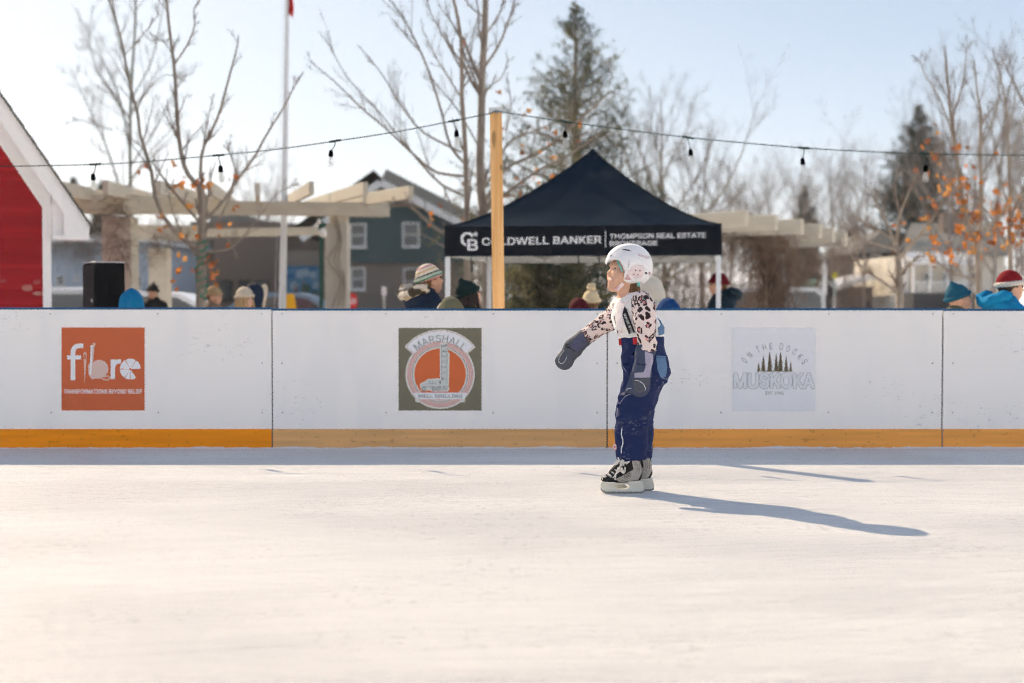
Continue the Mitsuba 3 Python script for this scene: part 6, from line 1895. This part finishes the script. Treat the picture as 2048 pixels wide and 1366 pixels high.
# hair
gh = np.random.default_rng(2)
st = []
for i in range(70):
    x = gh.uniform(1259, 1279); dy = gh.uniform(-.062, .03)
    st.append([G(x - 2, 562, dy * .9), G(x + gh.normal(0, 1), 575, dy - .008), G(x + gh.normal(-1, 2), 588, dy - .004), G(x + gh.normal(-4, 3), 600 + gh.uniform(-4, 5), dy + .008)])
for i in range(12):
    x = gh.uniform(1243, 1247)
    st.append([G(x, 541, -.078), G(x - .6, 552, -.083), G(x - 1 + gh.normal(0, .6), 562, -.079), G(x - .5, 570, -.068)])
part(sk, 'hair', tubes(np.array([curve(s, 7) for s in st]), np.tile(np.array([.0035, .005, .0055, .005, .004, .003, .0012])[None], (len(st), 1)), 5), 'mat_hair', True)

# jacket
j = Blob(.0065, .045)
j.cone(G(1266, 622), G(1284, 668), .100, .124, sy=1.10).cone(G(1258, 604), G(1264, 620), .062, .085, sy=1.25)
j.ell(G(1281, 606, -.095), (.066, .062, .058)).ell(G(1240, 612, .095), (.055, .058, .052)).ell(G(1248, 640, .0), (.062, .115, .085))
j.ell(G(1256, 592, .0), (.045, .052, .036), cut=True, k=.012)
j.fn(lambda X, Y, Z: Z - G(1280, 676)[2] + 0 * X + 0 * Y, cut=True, k=.012)
jk = rumple(rumple(j.mesh(), .009, (11, 11, 16), 2), .004, (26, 26, 40), 6)
jac = part(sk, 'jacket', jk, 'mat_white_fleece', True)
JS = Skin(jk)
part(jac, 'shirt', JS.patch([(1237, 602), (1246, 607), (1257, 601), (1249, 614), (1245, 640), (1243, 667), (1237, 668), (1232, 645), (1231, 618)], .0025, 2.5, 1.5), 'mat_shirt')
part(jac, 'neckline', JS.cord([(1239, 600.5), (1246, 606.5), (1253, 605), (1259, 600)], .003, .002, 20), 'mat_helmet_pink')
part(jac, 'armhole_piping', JS.cord([(1226, 607), (1226.5, 620), (1230, 642), (1236, 667)], .0022, .002, 24), 'mat_black')
part(jac, 'zip', JS.cord([(1256, 603), (1249, 616), (1246, 640), (1243.5, 668)], .0016, .002, 24), 'mat_helmet_pink')
strap = part(sk, 'brace', JS.patch([(1248.6, 613), (1253, 618), (1256.5, 627), (1264, 649), (1271, 667), (1259, 671), (1250, 648), (1244.6, 629)], .0075, 2), 'mat_strap')
v, f = text_box('BLUE SEVEN', 0, 0, 42, 5)
an = math.radians(-112)
P0 = np.array([1264.5, 666.5])
v = np.stack([P0[0] + v[:, 0] * math.cos(an) - (v[:, 1] - 2.5) * math.sin(an), P0[1] + v[:, 0] * math.sin(an) + (v[:, 1] - 2.5) * math.cos(an)], 1)
part(strap, 'lettering', JS.lay(v, f, .0095, 2), 'mat_strap_text')
part(strap, 'buckle', JS.patch([(1258, 668), (1270.5, 664.5), (1271, 667.5), (1259, 671.5)], .0105, 2), 'mat_strap_text')
part(strap, 'back_panel', JS.patch([(1314, 634), (1321, 641), (1329, 655), (1329, 668), (1318, 671), (1316, 656), (1322, 650)], .006, 2), 'mat_pocket')


def sleeve(path, rad, seed, sides=40, n=110):
    c = curve(np.array([p for p in path]), n)
    r = curve(np.array([[x, 0, 0] for x in rad]), n)[:, 0]
    t = np.gradient(c, axis=0); t /= np.linalg.norm(t, axis=1, keepdims=True)
    L = np.concatenate([[0], np.cumsum(np.linalg.norm(np.diff(c, axis=0), axis=1))])
    u = np.cross(t, V3(0, 1, 0)); u /= np.linalg.norm(u, axis=1, keepdims=True)
    w = np.cross(t, u)
    if w[0, 1] < 0: w = -w
    a = np.linspace(0, 2 * np.pi, sides + 1)
    dirs = np.cos(a)[None, :, None] * w[:, None] + np.sin(a)[None, :, None] * u[:, None]
    P = c[:, None] + dirs * r[:, None, None]
    fold = meshkit.noise(np.stack(np.broadcast_arrays(L[:, None] * 34, np.cos(a)[None] * 1.6, np.sin(a)[None] * 1.6), -1), seed) - .5
    fine = meshkit.noise(P * 70, seed + 3) - .5
    P = P + dirs * (fold * .016 * np.clip(L / .05, 0, 1)[:, None] + fine * .005)[..., None]
    V = P.reshape(-1, 3)
    uv = np.stack(np.broadcast_arrays(L[:, None] + seed * .37, a[None] * r.mean()), -1).reshape(-1, 2)
    i, k = np.meshgrid(np.arange(n - 1), np.arange(sides), indexing='ij')
    q = i * (sides + 1) + k
    m = join([(V, np.stack([q, q + 1, q + sides + 2, q + sides + 1], -1).reshape(-1, 4))])
    if (normals(m) * (V - np.repeat(c, sides + 1, 0))).sum() < 0: m = trimesh.Trimesh(m.vertices, m.faces[:, ::-1], process=False)
    return m, uv


sm, suv = sleeve([G(1279, 589.5, -.085), G(1281, 594, -.105), G(1285, 608, -.135), G(1289, 628, -.155), G(1291, 652, -.165), G(1293, 678, -.168), G(1295, 703, -.168)], [.012, .046, .066, .066, .058, .053, .050], 1)
part(sk, 'sleeve', sm, 'mat_leopard', True, uv=suv)
sm2, suv2 = sleeve([G(1250, 612, .09), G(1240, 621, .11), G(1226, 636, .12), G(1197, 656, .12), G(1168, 676, .10)], [.045, .064, .064, .052, .043], 2)
part(sk, 'sleeve', sm2, 'mat_leopard', True, uv=suv2)
SS = Skin(sm)
part(jac, 'shoulder_piping', tube(curve([G(1262, 597, -.105), G(1266, 591, -.115), G(1275, 587.5, -.115), G(1286, 589, -.11)], 18), .0030, 6), 'mat_black')

# trousers
t = Blob(.0065, .055)
t.cone(G(1284, 676), G(1288, 715), .117, .126, sy=1.08).ell(G(1300, 742), (.100, .150, .098), k=.06)
t.cone(G(1287, 742, -.055), G(1266, 828, -.058), .112, .092, sy=.92, k=.05).cone(G(1266, 828, -.058), G(1263, 856, -.055), .092, .088, sy=.8, k=.03)
t.cone(G(1296, 742, .055), G(1274, 830, .055), .108, .088, sy=.85, k=.05).cone(G(1274, 830, .055), G(1276, 860, .052), .088, .083, sy=.75, k=.03)
t.cone(G(1262.5, 864, -.055), G(1263, 911, -.052), .0935, .088, sy=.66, k=.010).cone(G(1277.5, 864, .052), G(1279, 911, .050), .082, .071, sy=.66, k=.010)
for p0, p1, r in (((1236, 812), (1296, 842), .010), ((1240, 796), (1304, 815), .011), ((1234, 838), (1290, 852), .009), ((1300, 775), (1330, 762), .012), ((1246, 728), (1262, 748), .012), ((1262, 748), (1290, 770), .010)):
    t.cone(G(*p0, -.122), G(*p1, -.118), r * 1.1, r * .8, k=.035)
t.fn(lambda X, Y, Z: Z - G(1260, 917.5)[2] + 0 * X + 0 * Y, cut=True, k=.008)
t.fn(lambda X, Y, Z: G(1280, 671)[2] - Z + .06 * (X - G(1280, 671)[0]) + 0 * Y, cut=True, k=.008)
tm = rumple(t.mesh(), .009, (8, 8, 15), 4)
tm = rumple(tm, .004, (20, 20, 34), 9)
tro = part(sk, 'trousers', tm, 'mat_pants', True)
TS = Skin(tm)
part(tro, 'pocket', TS.patch([(1312, 711), (1331, 712), (1334.5, 735), (1332, 753), (1322, 757), (1314.5, 738)], .003, 2.5, 1.0), 'mat_pocket')
part(tro, 'pocket_seam', TS.cord([(1313, 715), (1322, 716), (1331, 716)], .0018, .003, 14), 'mat_mitt')
for q in ([(1236.5, 678), (1242, 677), (1243.5, 690), (1238.5, 691)], [(1265.5, 676), (1274, 675), (1275, 688.5), (1266, 689)]): part(tro, 'belt_tab', TS.patch(q, .004, 2, .6), 'mat_tab_red')
part(tro, 'tag', TS.patch([(1265, 706), (1269, 703.5), (1274, 705), (1271, 709), (1272, 712.5), (1267, 710)], .004, 1.5), 'mat_piping')
part(tro, 'waist_seam', TS.cord([(1243, 692), (1256, 694), (1272, 693)], .0016, .0015, 18), 'mat_pants')
part(tro, 'shin_piping', TS.cord([(1243.5, 857), (1243.0, 870), (1246, 884), (1243, 896), (1242.5, 907)], .0032, .002, 24), 'mat_piping')
part(tro, 'knee_piping', TS.cord([(1262, 788), (1252, 792), (1243, 802), (1236, 816), (1233, 836)], .0018, .001, 24), 'mat_mitt_lilac')
part(tro, 'hip_piping', TS.cord([(1242, 722), (1247, 735), (1254, 745)], .0018, .001, 16), 'mat_mitt_lilac')
bd = part(tro, 'badge', TS.patch(ellp(1229.5, 894, 4.0, 6.6, -6), .003, 1.5), 'mat_helmet_rose')
part(tro, 'badge', TS.patch(ellp(1229.5, 894, 2.8, 5.0, -6), .0042, 1.5), 'mat_helmet_pink')
part(tro, 'badge', TS.patch(ellp(1229.5, 894, 1.4, 2.4, -6), .0054, 1.5), 'mat_tab_red')

# mittens
m1 = Blob(.0055, .025)
m1.cone(G(1291, 702, -.168), G(1284, 742, -.166), .0565, .049, sy=.9).cone(G(1283, 748, -.165), G(1279, 774, -.162), .052, .054, sy=.62).ell(G(1279, 777, -.162), (.052, .033, .034))
m1.cone(G(1270, 752, -.150), G(1257, 780, -.145), .024, .020, k=.018)
m1.ell(G(1292.5, 697, -.168), (.05, .05, .018), cut=True, k=.006)
mm1 = rumple(m1.mesh(), .0045, (16, 16, 24), 5)
mt = part(sk, 'mitten', mm1, 'mat_mitt', True)
MS = Skin(mm1)
part(mt, 'cuff_panel', MS.patch([(1289.5, 702.5), (1306, 708), (1306.5, 722), (1302, 739), (1300, 755), (1269, 755.5), (1269, 746), (1287, 744.5), (1291, 735)], .0022, 2.5, 1.0), 'mat_mitt_lilac')
part(mt, 'palm', MS.patch([(1267, 757.5), (1299, 756.5), (1297.5, 770), (1291, 781), (1280, 786.5), (1269, 782), (1265, 770)], .0022, 2.5, 1.2), 'mat_mitt_palm')
part(mt, 'piping', MS.cord([(1269, 760.5), (1279, 762.5), (1287, 768.5), (1291, 777), (1290, 781)], .0018, .0035, 22), 'mat_piping')
part(mt, 'piping', MS.cord([(1252.5, 781), (1257, 776.5), (1263, 777)], .0016, .002, 14), 'mat_piping')
part(mt, 'strap', MS.cord([(1273, 727), (1284, 730), (1292, 729)], .0035, .0015, 14), 'mat_pants')
m2 = Blob(.0055, .025)
m2.cone(G(1168, 676, .10), G(1149, 692, .10), .048, .051, sy=.95).cone(G(1148, 694, .10), G(1143, 700, .10), .044, .043, sy=.8).cone(G(1143, 701, .10), G(1130, 721, .095), .047, .047, sy=.62).ell(G(1128, 722, .095), (.046, .032, .040))
m2.cone(G(1150, 706, .075), G(1138, 724, .07), .020, .017, k=.012)
m2.ell(G(1177, 668, .10), (.035, .055, .035), cut=True, k=.006)
mm2 = rumple(m2.mesh(), .0055, (18, 18, 22), 8)
mt2 = part(sk, 'mitten', mm2, 'mat_mitt_palm', True)
M2 = Skin(mm2)
part(mt2, 'cuff', M2.patch([(1165, 664), (1175, 690), (1157, 704), (1141, 697), (1146, 682)], .0018, 2.5, 1.5), 'mat_cuff')
mat('cuff', (0.085, 0.092, 0.15), 0.65, 0.3, two=True)
part(mt2, 'piping', M2.cord([(1129, 700), (1120, 713), (1117.5, 723), (1123, 727.5), (1130, 722), (1134, 712)], .0016, .001, 26), 'mat_piping')
part(mt2, 'strap', tube(curve([G(1136, 690, .06), G(1131, 688.5, .055), G(1133, 694, .055), G(1141, 696, .055), G(1150, 703, .055)], 16), .003, 6), 'mat_strap')


# skates
def skate(ox, oy, Y, near):
    def S(px, py, dy=0.0): return pix(px + ox, py + oy, Y + dy)
    q = Blob(.0045, .02)
    q.cone(S(1262, 905), S(1266, 945), .056, .047, sy=.80).ell(S(1270, 951), (.038, .034, .036)).cone(S(1262, 951), S(1222, 956), .036, .028, sy=.98).ell(S(1213, 957.5), (.031, .034, .022)).cone(S(1250, 922), S(1228, 944), .030, .026, k=.02)
    q.fn(lambda X, Y_, Z: S(1240, 909)[2] - Z + 0 * X + 0 * Y_, cut=True, k=.006)
    q.fn(lambda X, Y_, Z: Z - S(1240, 964.5)[2] + 0 * X + 0 * Y_, cut=True, k=.006)
    bm = q.mesh()
    k = part(sk, 'skate', bm, 'mat_boot_black', True)
    KS = Skin(bm)
    def sh(pts): return [(x + ox, y + oy) for x, y in pts]
    part(k, 'side_panel', KS.patch(sh([(1263.5, 921), (1279, 922), (1283, 934), (1283.3, 946), (1276, 960.5), (1240, 964), (1230, 958.5), (1250, 949), (1267, 939)]), .0018, 2, .6), 'mat_boot_gray')
    for ln in ([(1271, 922.5), (1276, 934), (1271, 945), (1256, 951), (1236, 959)], [(1276.5, 923), (1280, 935), (1275, 949), (1258, 957), (1243, 962)], [(1267, 923), (1271.5, 934), (1267, 942), (1254, 948)]):
        part(k, 'panel_line', KS.cord(sh(ln), .0011, .002, 24), 'mat_boot_line')
    if near:
        lab = affinity.rotate(sbox(1248.5, 949.2, 1261, 954.2), -22)
        part(k, 'label_plate', KS.patch(lab.buffer(.7), .0036, 2), 'mat_boot_black')
        part(k, 'label_plate', KS.patch(lab, .0048, 2), 'mat_boot_gray')
        v, f = text_box('BAUER', 1249.6, 950.2, 1259.8, 953.2)
        a = math.radians(-22); c = np.array([1254.7, 951.7]); d = v - c
        part(k, 'lettering', KS.lay(np.stack([c[0] + d[:, 0] * math.cos(a) - d[:, 1] * math.sin(a), c[1] + d[:, 0] * math.sin(a) + d[:, 1] * math.cos(a)], 1), f, .006, 2), 'mat_hole')
        g = np.random.default_rng(7)
        for i in range(11):
            x, y = g.uniform(1234, 1250), g.uniform(918, 938)
            a = g.uniform(-2.6, -.2) if i % 2 else g.uniform(.5, 2.6)
            L = g.uniform(7, 15)
            p = [(x, y), (x + L * .6 * math.cos(a) + 2, y + L * .55 * math.sin(a)), (x + L * math.cos(a), y + L * .9 * math.sin(a)), (x + L * .5 * math.cos(a + .7), y + L * .5 * math.sin(a + .7))]
            part(k, 'lace', tube(curve([S(u, w, -.045 - g.uniform(0, .02)) for u, w in p], 14), .0042, 6), 'mat_lace')
        for i in range(6):
            u = i / 5
            x0, y0 = 1244 - 27 * u, 926 + 25 * u
            part(k, 'lace', tube(curve([S(x0 - 4, y0 - 1, .004), S(x0 + 1, y0 - 2.2, -.02), S(x0 + 6, y0 + 1.5, -.032)], 8), .0034, 6), 'mat_lace')
        for p in ([(1236, 936), (1232, 948), (1230, 960)], [(1240, 934), (1236, 944), (1229, 952), (1226, 956)]):
            part(k, 'lace', tube(curve([S(u, w, -.042) for u, w in p], 14), .0038, 6), 'mat_lace')
        for i in range(12):
            part(k, 'snow_crumb', ball(S(g.uniform(1202, 1222), g.uniform(948, 958), -.02 - g.uniform(0, .015)), g.uniform(.003, .006), 1), 'mat_lace')
    def ext(pts, w, holes=()):
        a = pix(np.array([p[0] + ox for p in pts]), np.array([p[1] + oy for p in pts]), Y)[:, [0, 2]]
        pg = Polygon(a)
        for h in holes:
            b_ = pix(np.array([p[0] + ox for p in h]), np.array([p[1] + oy for p in h]), Y)[:, [0, 2]]
            pg = pg.difference(Polygon(b_).buffer(.003))
        m = trimesh.creation.extrude_polygon(pg, w, engine='earcut'); v = np.asarray(m.vertices)
        return trimesh.Trimesh(np.stack([v[:, 0], Y - w / 2 + v[:, 2], v[:, 1]], 1), m.faces[:, ::-1], process=False)
    part(k, 'holder', ext([(1202, 963.5), (1216, 964.5), (1240, 965.5), (1284, 962), (1287, 974), (1287.5, 981), (1280, 982.8), (1214, 982.2), (1204, 979), (1200.3, 971)], .024, holes=([(1228, 971), (1236, 969), (1254, 969), (1258, 973), (1250, 976.5), (1234, 976.5)],)), 'mat_holder')
    part(k, 'toe_pad', ext([(1203, 962), (1230, 963), (1232, 966.5), (1204, 966)], .060), 'mat_holder')
    part(k, 'heel_pad', ext([(1256, 961.5), (1283, 960), (1284, 964), (1256, 966)], .058), 'mat_holder')
    part(k, 'blade', ext([(1201.5, 975), (1210, 981.5), (1280, 982.2), (1287.8, 980.4), (1287.2, 984.4), (1279, 987.3), (1217, 987.6), (1206, 985), (1201, 979.5)], .004), 'mat_steel')


skate(0, 0, GY - .055, True)
skate(20.5, -5.0, GY + .050, False)

# ------------------------------------------------------------------ thin winter haze in the air
scene['haze_air'] = {'type': 'homogeneous', 'albedo': {'type': 'rgb', 'value': [0.90, 0.94, 0.97]}, 'sigma_t': 0.0004, 'phase': {'type': 'hg', 'g': 0.55}}
hz = thing('haze', 'thin bright winter haze in the air over the whole place', 'haze', kind='stuff')
scene[hz] = {'type': 'cube', 'to_world': T().translate([0, 480, 5.0]).scale([1000, 1100, 30.0]), 'bsdf': {'type': 'null'}, 'interior': {'type': 'ref', 'id': 'haze_air'}}
scene['camera']['medium'] = {'type': 'ref', 'id': 'haze_air'}
